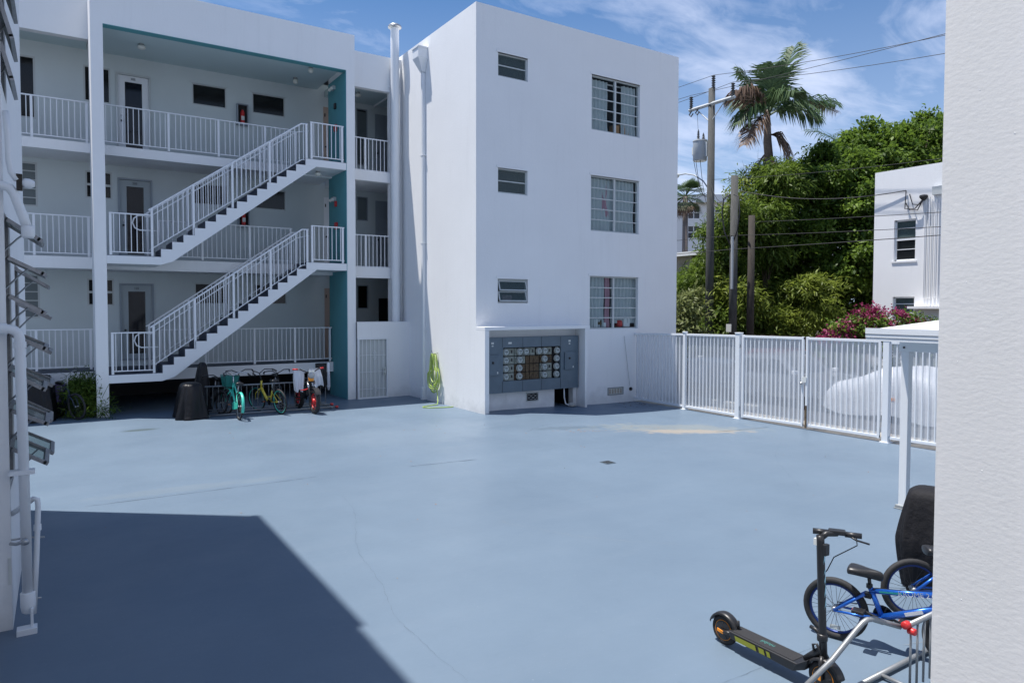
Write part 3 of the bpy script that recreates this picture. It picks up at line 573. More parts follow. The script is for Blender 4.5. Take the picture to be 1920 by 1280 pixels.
# --- stairs
def stairs(L, label, lab2):
    z0 = FL[L]; z1 = FL[L+1]; n = 15; rise = (z1-z0)/n; run = (5.82-2.18)/(n-1); x0 = 2.18
    t_ = T('staircase', label, 'staircase', (x0, YF+.6, z0))
    pts = [(x0, z0-.004)]
    for k in range(n):
        pts.append((x0+k*run, z0+(k+1)*rise-(.004 if k < n-1 else .014)))
        if k < n-1: pts.append((x0+(k+1)*run, z0+(k+1)*rise-.004))
    pts[-1] = (5.819, z1-.014)
    und = pts+[(5.819, z1-.21), (6.10, z1-.212), (2.32, z0-.212), (2.18, z0-.212)]
    und = [p for p in pts]+[(5.819, z1-.012)]+[(5.819, z1-.30), (2.40, z0-.195), (2.181, z0-.195)]
    # side face polygon split per step so that the concave outline stays clean
    def zu(x): return z0-.205+max(0, x-2.33)*(z1-z0-.0)/(6.12-2.33)
    m_ = MB(); m2 = MB()
    for k in range(n-1):
        a_, b_ = x0+k*run, x0+(k+1)*run; zt = z0+(k+1)*rise-.006
        for mm, y0, y1, dz in ((m_, YF, YF+.10, 0), (m2, YF+.10, YC-.10, .03)):
            za, zb2 = zu(a_)+dz, zu(b_)+dz; mm.add([(a_, y0, za), (b_, y0, zb2), (b_, y0, zt), (a_, y0, zt), (a_, y1, za), (b_, y1, zb2), (b_, y1, zt), (a_, y1, zt)],
                [(0, 1, 2, 3), (7, 6, 5, 4), (0, 4, 5, 1), (3, 2, 6, 7), (0, 3, 7, 4), (1, 5, 6, 2)])
    m_.add([(2.1, YF, z0-.205), (2.18, YF, z0-.205), (2.18, YF, z0-.21), (2.1, YF, z0-.21)], [(0, 1, 2, 3)])
    # underside run-out below the top landing
    m_.add([(5.82, YF+.001, zu(5.82)), (6.12, YF+.001, z1-.21), (5.82, YF+.001, z1-.21), (5.82, YF+.10, zu(5.82)), (6.12, YF+.10, z1-.21), (5.82, YF+.10, z1-.21)], [(0, 1, 2), (5, 4, 3), (0, 3, 4, 1)])
    m_.build('stringer', 'white', t_)
    m2.add([(5.82, YF+.1, zu(5.82)+.03), (6.08, YF+.1, z1-.21), (5.82, YF+.1, z1-.21), (5.82, YC-.1, zu(5.82)+.03), (6.08, YC-.1, z1-.21), (5.82, YC-.1, z1-.21)], [(0, 1, 2), (5, 4, 3), (0, 3, 4, 1)])
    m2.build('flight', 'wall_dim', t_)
    rm = MB().box(-.008, 0, 0, YC-.12-YF, 0, rise-.008).mesh('riser', 'navy'); tm = MB().box(0, run, 0, YC-.12-YF, 0, .006).mesh('tread', 'navy')
    for k in range(n):
        inst('riser', rm, t_, (x0+k*run-.001, YF+.012, z0+k*rise+.002))
        if k < n-1: inst('tread', tm, t_, (x0+k*run, YF+.012, z0+(k+1)*rise-.006))
    # railings of the flight
    sl = rise/run
    for y, lb, near in ((YF+.05, label.replace('flight', 'flight\'s outer railing'), True), (YC-.16, '', False)):
        r_ = T('stair_railing', ('outer ' if near else 'inner ')+lab2, 'railing', (1.97, y, z0), group='sloping stair railings')
        pz = lambda x: z0+1.17+(x-1.97)*.703
        xa, xb = 1.97, 5.72
        m_ = MB(); m_.tube([(xa-.05, y, pz(xa)-.035), (xb, y, pz(xb)), (5.90, y, pz(xb)+.005)], .021, 8); m_.build('top_rail', 'rail', r_)
        xs_ = 2.06; pb = lambda x: pz(x)-.80-(.17 if x < 2.0 else .17)
        m_ = MB(); m_.tube([(2.0, y, pz(2.0)-.99), (xb, y, pz(xb)-.99), (5.88, y, pz(xb)-.985)], .014, 6); m_.build('bottom_rail', 'rail', r_)
        zs = lambda x: z0+max(0, math.floor((x-x0)/run)+1)*rise if x > x0 else z0
        for px in (1.99, 2.95, 3.90, 4.86, 5.86):
            zz = zs(px) if px < 5.82 else z1; top = pz(min(px, xb))
            MB().box(px-.026, px+.026, y-.026, y+.026, zz, top-.005).build('post', 'rail', r_)
        x_ = 2.12; bm1 = bal_mesh(.97)
        while x_ < 5.80:
            if not any(abs(x_-p) < .05 for p in (1.99, 2.95, 3.90, 4.86, 5.86)): inst('baluster', bm1, r_, (x_, y, pz(min(x_, xb))-.985))
            x_ += .118
        if near:
            m_ = MB(); yy = y+.075
            loop = [(2.1, yy, pz(2.1)-.62), (1.72, yy, pz(2.1)-.62), (1.62, yy, pz(2.1)-.57), (1.57, yy, pz(2.1)-.45), (1.60, yy, pz(2.1)-.34), (1.68, yy, pz(2.1)-.27), (1.80, yy, pz(2.1)-.255), (1.92, yy, pz(1.92)-.17)]
            m_.tube(loop+[(5.6, yy, pz(5.6)-.15), (5.95, yy, pz(5.7)-.14)], .017, 7); m_.build('handrail', 'rail', r_, smooth=True)
stairs(1, 'lower stair flight rising right, just above the bicycles', 'railing of the lower stair flight')
stairs(2, 'upper stair flight rising right to the top floor', 'railing of the upper stair flight')

# --- crawl door with wrought grille
gd = T('security_door', 'white wrought-iron security door low in the wall beside the teal fin', 'door', (7.73, YL, 0))
m_ = MB(); rect_frame(m_, 7.27, 8.19, YL-.03, YL+.03, 0, 1.77, .04); m_.build('door_frame', 'white', gd)
MB().box(7.31, 8.15, YL+.045, YL+.07, .02, 1.73).build('door_leaf', 'frame', gd)
bm_ = MB().box(-.007, .007, -.007, .007, 0, 1.68).mesh('grille_bar', 'white')
for k in range(6): inst('grille_bar', bm_, gd, (7.40+k*.128, YL-.012, .045))
for z_ in (.28, .78, 1.27): MB().box(7.33, 8.13, YL-.006, YL+.006, z_-.006, z_+.006).build('cross_bar', 'white', gd)
def scroll(cx, cz):
    m_ = MB()
    for sx in (-1, 1):
        for sz in (-1, 1):
            m_.tube([(cx+sx*(.012+.05*math.sin(t*.9)*(1-t/8)), YL-.022, cz+sz*(.03+.028*t*.8+.018*math.cos(t*1.6))) for t in [k*.35 for k in range(12)]], .005, 5)
    m_.build('scroll_ornament', 'white', gd)
scroll(7.78, 1.27); scroll(7.78, .28)
MB().box(8.03, 8.13, YL-.03, YL-.008, .66, .90).build('lock_plate', 'frame', gd)
for z_ in (.72, .84): MB().lathe((8.08, YL-.07, z_), [(.024, 0), (.028, .02), (.02, .045)], 10, 'y').build('knob', 'steel', gd)

# ================================================================ BLOCK
XA, YBK, XR, ZR = 8.9, 15.4, 16.05, 10.32
bl = T('apartment_block', 'white windowed block projecting towards the yard with the meter alcove at its foot', 'building', (12.5, 17, 0))
big = [(12.64, 14.46, 7.67, 9.20), (12.63, 14.45, 4.84, 6.40), (12.61, 14.45, 2.06, 3.57)]
sml = [(9.55, 10.47, 8.60, 9.20), (9.55, 10.47, 5.63, 6.27), (9.55, 10.49, 2.79, 3.42)]
m_ = MB(); m_.wall((0, YBK, 0), (1, 0, 0), (0, 0, 1), (0, -1, 0), XA, XR, -.2, ZR, big+sml+[(11.38, 11.98, -.08, .47)], .14)
m_.build('front_wall', 'wall', bl)
m_ = MB(); m_.quad((XA, YBK, -.2), (XA, YU+.2, -.2), (XA, YU+.2, ZR), (XA, YBK, ZR)); m_.quad((XA, YU+.2, 9.3), (XA, 26, 9.3), (XA, 26, ZR), (XA, YU+.2, ZR)); m_.build('side_wall', 'wall', bl)
m_ = MB(); m_.quad((XR, YBK, -.2), (XR, 26, -.2), (XR, 26, ZR), (XR, YBK, ZR)); m_.quad((XA, 26, -.2), (XR, 26, -.2), (XR, 26, ZR), (XA, 26, ZR)); m_.build('rear_walls', 'wall', bl)
m_ = MB(); m_.quad((XA, YBK, ZR), (XR, YBK, ZR), (XR, 26, ZR), (XA, 26, ZR)); m_.build('roof', 'wall', bl)
def windowb(r, cols, rows, kind, openang=0):
    x0, x1, z0, z1 = r; y = YBK+.07; fr = MB(); t = .045
    t = .036; rect_frame(fr, x0, x1, y-.02, y+.05, z0, z1, t)
    if kind == 'big': xm = (x0+x1)/2; fr.box(xm-.032, xm+.032, y-.025, y+.04, z0+t, z1-t)
    w_ = fr.build('window', 'frame', bl)
    MB().box(x0-.05, x1+.05, YBK-.02, YBK+.068, z1-.0, z1+.065).build('head_trim', 'wall', w_) if True else None
    if kind == 'big': spans = [(x0+t, xm-.032), (xm+.032, x1-t)]
    else: spans = [(x0+t, x1-t)]
    H = (z1-z0-2*t)/rows
    for a_, b_ in spans:
        for k in range(rows):
            za, zb_ = z0+t+k*H, z0+t+(k+1)*H
            if openang:
                piv = Vector(((a_+b_)/2, y-.02, zb_-.01)); Rm = Matrix.Rotation(R(-openang), 3, 'X')
                s_ = MB()
                for dx_, dz_, w2, h2 in ((0, -.015, b_-a_, .03), (0, -H+.02, b_-a_, .03), (-(b_-a_)/2+.015, -H/2, .03, H-.03), ((b_-a_)/2-.015, -H/2, .03, H-.03)):
                    s_.cbox(piv+Rm @ Vector((dx_, 0, dz_)), (w2, .022, h2), Rm)
                s_.build('sash', 'frame', w_)
                c4 = [piv+Rm @ Vector((sx*(b_-a_-.05)/2, 0, dz_)) for sx, dz_ in ((-1, -.03), (1, -.03), (1, -H+.03), (-1, -H+.03))]
                MB().quad(*c4).build('pane', 'glassg', w_)
            else:
                s_ = MB()
                if k < rows-1: s_.box(a_, b_, y-.012, y+.015, zb_-.014, zb_+.014)
                if s_.v: s_.build('sash_rail', 'frame', w_)
                MB().quad((a_, y+.008, za), (b_, y+.008, za), (b_, y+.008, zb_), (a_, y+.008, zb_)).build('pane', 'glass' if kind == 'big' else 'glassg', w_)
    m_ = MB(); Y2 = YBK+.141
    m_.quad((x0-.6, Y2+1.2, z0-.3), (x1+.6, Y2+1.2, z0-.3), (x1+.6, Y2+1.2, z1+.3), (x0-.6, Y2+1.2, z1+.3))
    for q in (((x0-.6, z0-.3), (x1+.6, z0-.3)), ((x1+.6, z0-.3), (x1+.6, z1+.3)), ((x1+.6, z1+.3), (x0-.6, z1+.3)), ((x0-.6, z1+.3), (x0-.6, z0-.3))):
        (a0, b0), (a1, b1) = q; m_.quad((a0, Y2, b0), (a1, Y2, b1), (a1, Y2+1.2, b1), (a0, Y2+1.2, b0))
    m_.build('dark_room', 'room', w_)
    return w_
W = []
for r in big: W.append(windowb(r, 2, 5, 'big'))
Ws = [windowb(sml[0], 1, 2, 's'), windowb(sml[1], 1, 2, 's'), windowb(sml[2], 1, 2, 's', 17)]
MT['curtain'] = mat('white_curtain', (.54, .585, .60), .9); MT['pink'] = mat('pink_cloth', (.50, .28, .34), .9)
def curtain(w_, x0, x1, z0, z1, edge=0, seed=0, material='curtain', amp=.03, freq=46):
    rnd = random.Random(seed); m_ = MB(); nx, nz = 40, 24; y = YBK+.175
    for i in range(nx+1):
        for j in range(nz+1):
            u, v = i/nx, j/nz; zz = z0+(z1-z0)*v; xa, xb = x0, x1
            sc = .035*abs(math.sin(v*math.pi*7))
            if edge > 0: xb -= sc
            if edge < 0: xa += sc
            xx = xa+(xb-xa)*u
            m_.v.append((xx, y+amp*math.sin(xx*freq+seed+math.sin(v*3)*.5)+.01*math.sin(v*9+u*5), zz))
    for i in range(nx):
        for j in range(nz): a_ = i*(nz+1)+j; m_.f.append((a_, a_+nz+1, a_+nz+2, a_+1))
    m_.build('curtain', material, w_, smooth=True)
curtain(W[0], 12.70, 13.38, 7.69, 9.13, 1, 1); curtain(W[0], 13.86, 14.46, 7.69, 9.13, -1, 2)
curtain(W[1], 12.66, 13.62, 4.86, 6.36, 0, 3); curtain(W[1], 13.64, 14.42, 4.86, 6.36, 0, 4); curtain(W[1], 13.20, 13.42, 5.3, 6.2, 0, 9, 'pink', .02)
curtain(W[2], 12.64, 13.28, 2.08, 3.54, 0, 5); curtain(W[2], 13.56, 14.44, 2.22, 3.54, 0, 6); curtain(W[2], 13.30, 13.47, 2.08, 3.54, 0, 7, 'pink', .02)
curtain(Ws[2], 9.8, 10.1, 2.82, 3.0, 0, 8, 'pink', .01)
MB().box(12.7, 14.4, YBK+.28, YBK+.30, 9.10, 9.14).build('curtain_rod', 'white', W[0])
tag(MB().box(13.64, 13.84, YBK+.2, YBK+.42, 7.71, 7.98).build('cardboard_box', 'orangebox', bevel=.006), 'left orange box on the sill of the top big window', 'box')
tag(MB().box(13.98, 14.24, YBK+.2, YBK+.42, 7.71, 8.08).build('cardboard_box', 'orangebox', bevel=.006), 'right, taller orange box on the sill of the top big window', 'box')
tag(MB().box(12.92, 13.04, YBK+.16, YBK+.22, 2.105, 2.34).build('carton', 'white', bevel=.01), 'tall white carton on the sill of the lowest big window', 'carton')
tag(MB().lathe((13.30, YBK+.19, 2.105), [(.055, 0), (.06, .02), (.06, .13), (.05, .14)], 16).build('jar', 'white', smooth=True), 'short white jar beside the centre bar of the lowest big window', 'jar')
tag(MB().lathe((13.13, YBK+.20, 2.105), [(.05, 0), (.075, .1), (.07, .2), (.06, .21)], 14).build('flower_pot', 'rust', smooth=True), 'brown pot on the sill between white carton and jar', 'pot')
tag(MB().lathe((13.88, YBK+.20, 2.105), [(.08, 0), (.11, .06), (.10, .16), (.07, .2)], 16).build('red_pot', 'red', smooth=True), 'round red pot on the right half of the lowest window sill', 'pot')
tag(MB().box(14.02, 14.28, YBK+.15, YBK+.22, 2.105, 2.36).build('white_canister', 'white', bevel=.02), 'wide white box at the right end of the lowest window sill', 'box')
# --- meter alcove
m_ = MB(); m_.box(XA, 9.02, 14.95, YBK-.001, -.08, 2.10); m_.build('alcove_side', 'wall', bl)
m_ = MB(); m_.box(12.09, 12.17, 14.95, YBK-.001, -.14, 2.10); m_.build('alcove_side', 'wall', bl)
m_ = MB(); m_.box(XA-.002, 12.26, 14.95, YBK-.001, 2.10, 2.19); m_.build('ledge', 'wall', bl, bevel=.008)
m_ = MB(); m_.box(11.98, 12.09, 15.34, YBK-.001, -.1, .47); m_.build('low_pier', 'wall', bl)
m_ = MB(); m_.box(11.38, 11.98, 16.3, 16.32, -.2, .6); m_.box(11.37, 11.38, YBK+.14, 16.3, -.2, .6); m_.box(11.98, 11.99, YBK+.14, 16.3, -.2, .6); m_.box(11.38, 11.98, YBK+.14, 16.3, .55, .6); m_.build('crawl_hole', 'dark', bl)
tag(MB().tube([(11.62, 15.28, .47), (11.64, 15.29, .2), (11.67, 15.27, .04), (11.78, 15.2, -.03)], .018, 8).build('white_conduit', 'white', smooth=True), 'thin white conduit dropping into the dark hole under the meters', 'conduit')
tag(MB().lathe((11.84, 15.22, -.06), [(.02, 0), (.12, .03), (.10, .1), (.03, .13)], 9).build('rubble_lump', 'kerb', smooth=True), 'pale lump of rubble on the ground under the meters', 'rubble')
for i, (x0, x1, z0, z1, y, lab, nb) in enumerate(((10.44, 10.84, .16, .40, YBK, 'small dark crawl vent grille under the meter cabinet', 3), (13.29, 13.89, .14, .36, YBK, 'pale perforated vent low on the wall right of the alcove', 5))):
    t_ = T('vent_grille', lab, 'vent', ((x0+x1)/2, y, (z0+z1)/2)); m_ = MB(); rect_frame(m_, x0, x1, y-.02, y-.002, z0, z1, .025); m_.build('vent_frame', 'frame' if i == 0 else 'sandline', t_)
    MB().box(x0+.02, x1-.02, y-.004, y-.002, z0+.02, z1-.02).build('vent_back', 'dark' if i == 0 else 'label', t_)
    if i == 0:
        for k in range(nb): z_ = z0+.07+k*.05; MB().tube([(x0+.05+q*.02, y-.012, z_+.014*math.sin(q*.9+k*3)) for q in range(16)], .006, 5).build('vent_scroll', 'frame', t_)
    else:
        for k in range(nb): MB().box(x0+.05+k*.105, x0+.12+k*.105, y-.014, y-.0045, z0+.04, z1-.04).build('vent_block', 'sand', t_)
# --- meter cabinet
cb = T('meter_cabinet', 'grey-blue electric meter cabinet filling the alcove', 'cabinet', (10.56, 15.2, 1.2))
YM = 15.20; ox0, ox1, oz0, oz1 = 9.59, 11.44, .77, 1.635
m_ = MB(); m_.wall((0, YM, 0), (1, 0, 0), (0, 0, 1), (0, -1, 0), 9.03, 12.05, .47, 1.905, [(ox0, ox1, oz0, oz1)], .12)
m_.quad((9.03, YM, .47), (12.05, YM, .47), (12.05, YBK-.002, .47), (9.03, YBK-.002, .47)); m_.quad((9.03, YM, 1.905), (12.05, YM, 1.905), (12.05, YBK-.002, 1.905), (9.03, YBK-.002, 1.905)); m_.quad((12.05, YM, .47), (12.05, YBK-.002, .47), (12.05, YBK-.002, 1.905), (12.05, YM, 1.905)); m_.build('housing', 'cab', cb)
MB().quad((ox0, YM+.12, oz0), (ox1, YM+.12, oz0), (ox1, YM+.12, oz1), (ox0, YM+.12, oz1)).build('back_plate', 'cabin', cb)
for x_ in (9.57, 10.2, 10.80, 11.44):
    MB().box(x_-.004, x_+.004, YM-.004, YM-.0005, 1.64, 1.90).build('seam', 'cabin', cb); MB().box(x_-.004, x_+.004, YM-.004, YM-.0005, .475, .765).build('seam', 'cabin', cb)
for x0, x1, z0, z1 in ((9.10, 9.46, .93, 1.46), (11.56, 11.90, .98, 1.47)):
    d = MB().box(x0, x1, YM-.04, YM-.001, z0, z1).build('breaker_door', 'cab', cb, bevel=.012)
    MB().box(x0+.05, x1-.05, YM-.046, YM-.041, z0+.05, z1-.05).build('door_panel', 'cab', d, bevel=.004)
    MB().lathe(((x0+x1)/2-.02, YM-.075, (z0+z1)/2+.07), [(.02, 0), (.03, .01), (.03, .03)], 10, 'y').build('switch_handle', 'black', d)
    MB().box(x1-.08, x1-.05, YM-.052, YM-.047, z0+.05, z0+.10).build('tag_label', 'label', d)
for x_, z_, w2, h2 in ((9.27, 1.76, .075, .05), (9.27, 1.69, .05, .03), (9.80, 1.755, .10, .045), (11.74, 1.765, .07, .05), (11.74, 1.69, .05, .035)):
    MB().box(x_-w2/2, x_+w2/2, YM-.006, YM-.001, z_-h2/2, z_+h2/2).build('label_plate', 'label', cb)
rows_z = [1.515, 1.30, 1.085, .87]
rows_u = [(.06, .295, .40, .63, .73, .955), (.06, .295, .73, .95), (.06, .29, .725, .945), (.06, .29, .725, .945)]
mring = MB().lathe((0, 0, 0), [(.088, 0), (.092, -.012), (.086, -.03), (.074, -.034)], 20, 'y').mesh('meter', 'mring', smooth=True)
mdome = MB().lathe((0, 0, 0), [(.073, -.03), (.072, -.085), (.066, -.105), (.050, -.115), (.01, -.118)], 20, 'y').mesh('glass_dome', 'dome', smooth=True)
mface = MB().lathe((0, 0, 0), [(.060, -.035), (.060, -.06), (.052, -.062)], 18, 'y').mesh('dial', 'mface')
mdet = MB().box(-.034, .034, -.068, -.063, .006, .026).box(-.02, .02, -.068, -.063, -.03, -.02).mesh('register', 'letters')
for rr, us_ in zip(rows_z, rows_u):
    for u in us_:
        x_ = ox0+u*(ox1-ox0); o_ = inst('meter', mring, cb, (x_, YM+.075, rr), (1.12, 1.1, 1.12))
        for nme, me_ in (('glass_dome', mdome), ('dial', mface), ('register', mdet)): q = bpy.data.objects.new(nme, me_); col.objects.link(q); q.parent = o_
def mpan(u0, u1, r_, material, name):
    MB().box(ox0+u0*(ox1-ox0), ox0+u1*(ox1-ox0), YM+.085, YM+.115, rows_z[r_]-.10, rows_z[r_]+.095).build(name, material, cb, bevel=.006)
for r_ in range(4): mpan(.0, .21, r_, 'mpanel', 'breaker_panel')
mpan(.22, .48, 0, 'mpanel', 'breaker_panel'); mpan(.49, .57, 0, 'mpanel', 'breaker_panel'); mpan(.60, .87, 0, 'mpanel', 'breaker_panel'); mpan(.89, 1, 0, 'cabin', 'breaker_panel')
for r_ in (1, 2, 3):
    mpan(.22, .40, r_, 'mpanel' if r_ == 1 else 'rust', 'breaker_panel')
    for u0, u1 in ((.41, .47), (.48, .54), (.545, .64)): mpan(u0, u1, r_, 'rust', 'rusty_panel')
    mpan(.66, .87, r_, 'rust' if r_ == 1 else 'mpanel', 'breaker_panel')
for x_, z_ in [(ox0+u*(ox1-ox0), rows_z[k]) for k, u in ((0, .17), (0, .53), (0, .83), (1, .17), (1, .83), (2, .17), (2, .83), (3, .17))]:
    MB().box(x_-.02, x_+.02, YM+.07, YM+.084, z_-.03, z_+.045).build('breaker_switch', 'black', cb)

# --- pipes on the buildings
vp = T('vent_pipe', 'tall white vent pipe with domed metal cap above the recess', 'pipe', (8.40, 19.3, 2.24))
MB().lathe((8.62, 19.79, 2.24), [(.128, 0), (.128, 4.6), (.135, 4.6), (.135, 4.66), (.128, 4.66), (.128, 8.86)], 28).build('pipe_body', 'white', vp, smooth=True)
auto_smooth(vp.children[0], 30)
MB().lathe((8.62, 19.79, 11.04), [(.12, -.02), (.20, 0), (.205, .03), (.18, .075), (.11, .115), (.02, .13)], 28).build('cap', 'steel', vp, smooth=True)
for z_ in (3.9, 6.3, 7.2, 9.3):
    MB().box(8.49, 8.84, 19.915, 19.945, z_, z_+.03).build('strap', 'white', vp)
tag(MB().tube([(8.80, 19.90, 2.3), (8.80, 19.90, 9.9)], .028, 8).build('small_conduit', 'white', smooth=True), 'thin white conduit running up beside the tall vent pipe', 'pipe')
ds = T('downspout', 'white downspout with leader head on the sunlit side wall', 'downspout', (8.85, 18.35, 0))
MB().box(8.80, 8.897, 18.28, 18.38, .34, 9.35).build('pipe', 'white', ds, bevel=.01)
MB().box(8.775, 8.897, 18.26, 18.40, .0, .36).build('boot', 'white', ds, bevel=.01)
m_ = MB(); m_.add([(8.60, 18.12, 9.98), (8.897, 18.12, 9.98), (8.897, 18.50, 9.98), (8.60, 18.50, 9.98), (8.60, 18.12, 9.72), (8.897, 18.12, 9.72), (8.897, 18.50, 9.72), (8.60, 18.50, 9.72), (8.79, 18.27, 9.36), (8.897, 18.27, 9.36), (8.897, 18.39, 9.36), (8.79, 18.39, 9.36)],
    [(0, 1, 2, 3), (0, 4, 5, 1), (1, 5, 6, 2), (2, 6, 7, 3), (3, 7, 4, 0), (4, 8, 9, 5), (5, 9, 10, 6), (6, 10, 11, 7), (7, 11, 8, 4), (8, 11, 10, 9)]); m_.box(8.58, 8.898, 18.10, 18.52, 9.981, 10.02); m_.build('leader_head', 'white', ds)
for z_ in (2.0, 4.5, 7.0): MB().box(8.79, 8.90, 18.24, 18.42, z_, z_+.03).build('bracket', 'white', ds)

# --- garden hose
hs = T('garden_hose', 'bright green garden hose coiled on a wall hook with its end on the ground', 'hose', (8.8, 17.55, .8))
rnd = random.Random(3)
for k in range(9):
    a_ = .13+.030*(k % 5)+rnd.uniform(-.01, .01); hh = .42+.028*(k % 6)+rnd.uniform(-.02, .02); xo = 8.87-.018-k*.016; zc_ = 1.38-hh+rnd.uniform(-.01, .01); ph = rnd.uniform(0, 6)
    pts = []
    for q in range(36):
        t = 2*math.pi*q/36; yy = 17.56+(a_*(.75 if math.cos(t) > 0 else 1.25))*math.sin(t)*(1.0-.25*math.cos(t)); pts.append((xo+.012*math.sin(t*2+ph), yy+.012*math.sin(3*t+ph), zc_+hh*math.cos(t)))
    MB().tube(pts, .0125, 7, closed=True).build('coil', 'hose' if k % 3 else 'hose2', hs, smooth=True)
MB().tube([(8.83, 17.50, .45), (8.80, 17.35, .25), (8.74, 17.22, .08), (8.66, 17.1, .02), (8.4, 17.05, .013), (8.15, 16.95, .013), (8.10, 16.8, .013), (8.25, 16.66, .013), (8.55, 16.55, .013), (8.78, 16.52, .013), (8.84, 16.5, .02)], .0125, 7).build('tail', 'hose', hs, smooth=True)
MB().tube([(8.90, 17.52, 1.40), (8.80, 17.52, 1.38), (8.72, 17.52, 1.40), (8.70, 17.52, 1.48)], .01, 6).build('hook', 'steel', hs)

# ================================================================ FENCE
XF = 14.32
FG = 'white picket fence panels along the alley'
def fpanel(name, label, y0, y1, zb0, zb1, zt0, zt1, cat='fence', sp=.125, post=True, frame=False, group=FG):
    t_ = T(name, label, cat, (XF, (y0+y1)/2, (zb0+zb1)/2), group=group)
    L_ = y0-y1
    zb = lambda y: zb0+(zb1-zb0)*(y0-y)/L_; zt = lambda y: zt0+(zt1-zt0)*(y0-y)/L_
    for nme, f0, f1, hw in (('top_rail', lambda y: zt(y)-.055, zt, .026), ('bottom_rail', lambda y: zb(y)+.05, lambda y: zb(y)+.11, .022)):
        MB().add([(XF-hw, y0, f0(y0)), (XF+hw, y0, f0(y0)), (XF+hw, y0, f1(y0)), (XF-hw, y0, f1(y0)), (XF-hw, y1, f0(y1)), (XF+hw, y1, f0(y1)), (XF+hw, y1, f1(y1)), (XF-hw, y1, f1(y1))],
                 [(0, 1, 2, 3), (7, 6, 5, 4), (0, 4, 5, 1), (1, 5, 6, 2), (2, 6, 7, 3), (3, 7, 4, 0)]).build(nme, 'fence', t_, bevel=.004)
    hgt = (zt0+zt1-zb0-zb1)/2-.165; pm = MB().box(-.011, .011, -.011, .011, 0, hgt).mesh('picket', 'fence')
    n = int(round(L_/sp)); 
    for k in range(1, n): y = y0-L_*k/n; inst('picket', pm, t_, (XF, y, zb(y)+.108))
    MB().quad((XF+.034, y0-.02, zb(y0)+.06), (XF+.034, y1+.02, zb(y1)+.06), (XF+.034, y1+.02, zt(y1)-.03), (XF+.034, y0-.02, zt(y0)-.03)).build('privacy_mesh', 'film', t_)
    if frame:
        for y in (y0-.025, y1+.025): MB().box(XF-.027, XF+.027, y-.025, y+.025, zb(y)+.04, zt(y)+.01).build('stile', 'fence', t_, bevel=.004)
    return t_
def fpost(label, y, w, zt, zb):
    t_ = T('fence_post', label, 'post', (XF, y, zb), group='square white posts of the yard fence')
    MB().box(XF-w/2, XF+w/2, y-w/2, y+w/2, zb, zt).build('post_shaft', 'fence', t_, bevel=.005)
    MB().box(XF-w/2-.012, XF+w/2+.012, y-w/2-.012, y+w/2+.012, zt, zt+.03).build('post_cap', 'fence', t_, bevel=.006)
    MB().box(XF-w/2-.03, XF+w/2+.03, y-w/2-.03, y+w/2+.03, zb, zb+.018).build('foot_plate', 'fence', t_)
fpanel('boundary_fence', 'shaded fence panel meeting the corner of the white block', 15.38, 13.46, -.08, -.09, 1.925, 1.975)
fpost('slim fence post between the first two fence panels', 13.40, .085, 2.0, -.10)
fpanel('boundary_fence', 'fence panel between the slim post and the gate hinge post', 13.35, 11.66, -.09, -.10, 1.975, 1.995)
fpost('thick gate hinge post left of the double gate', 11.60, .13, 2.03, -.11)
g1 = fpanel('gate_leaf', 'left leaf of the white double gate', 11.49, 9.77, -.10, -.08, 1.995, 2.01, 'gate', frame=True, group='leaves of the double gate')
g2 = fpanel('gate_leaf', 'right leaf of the white double gate with a covered car behind', 9.71, 7.98, -.08, -.07, 2.01, 2.02, 'gate', frame=True, group='leaves of the double gate')
MB().box(XF-.045, XF-.028, 9.68, 9.78, .98, 1.10).build('latch_plate', 'label', g1)
MB().lathe((XF-.08, 9.80, .95), [(.02, 0), (.03, .01), (.03, .04), (.015, .05)], 12, 'x').build('latch_knob', 'steel', g1)
for g_, y in ((g1, 11.53), (g2, 7.93)):
    for z_ in (.12, 1.68): MB().lathe((XF-.035, y, z_), [(.016, 0), (.016, .09)], 10).build('hinge', 'steel', g_)
MB().box(XF-.05, XF-.028, 9.66, 9.70, -.06, .45).build('drop_bolt', 'rust', g2)
fpost('thick gate post right of the double gate', 7.85, .13, 2.02, -.10)
fpanel('boundary_fence', 'fence panel seen behind the canopy post', 7.78, 5.5, -.07, -.03, 2.0, 2.02)
fpanel('boundary_fence', 'last fence panel, running on behind the near wall', 5.45, 1.5, -.03, -.03, 2.02, 2.02)
wire_thing = tag(MB().tube([(13.9, 15.38, 1.85), (14.0, 15.38, 1.2), (14.12, 15.37, .40), (14.13, 15.37, .38)], .006, 5).build('loose_wire', 'steel'), 'thin loose wire hanging on the block wall beside the fence', 'wire')
tag(MB().lathe((14.17, 15.40, .28), [(.05, -.001), (.05, -.04), (.02, -.05)], 12, 'y').build('pipe_stub', 'cabin'), 'small dark pipe stub in the wall next to the fence', 'pipe')
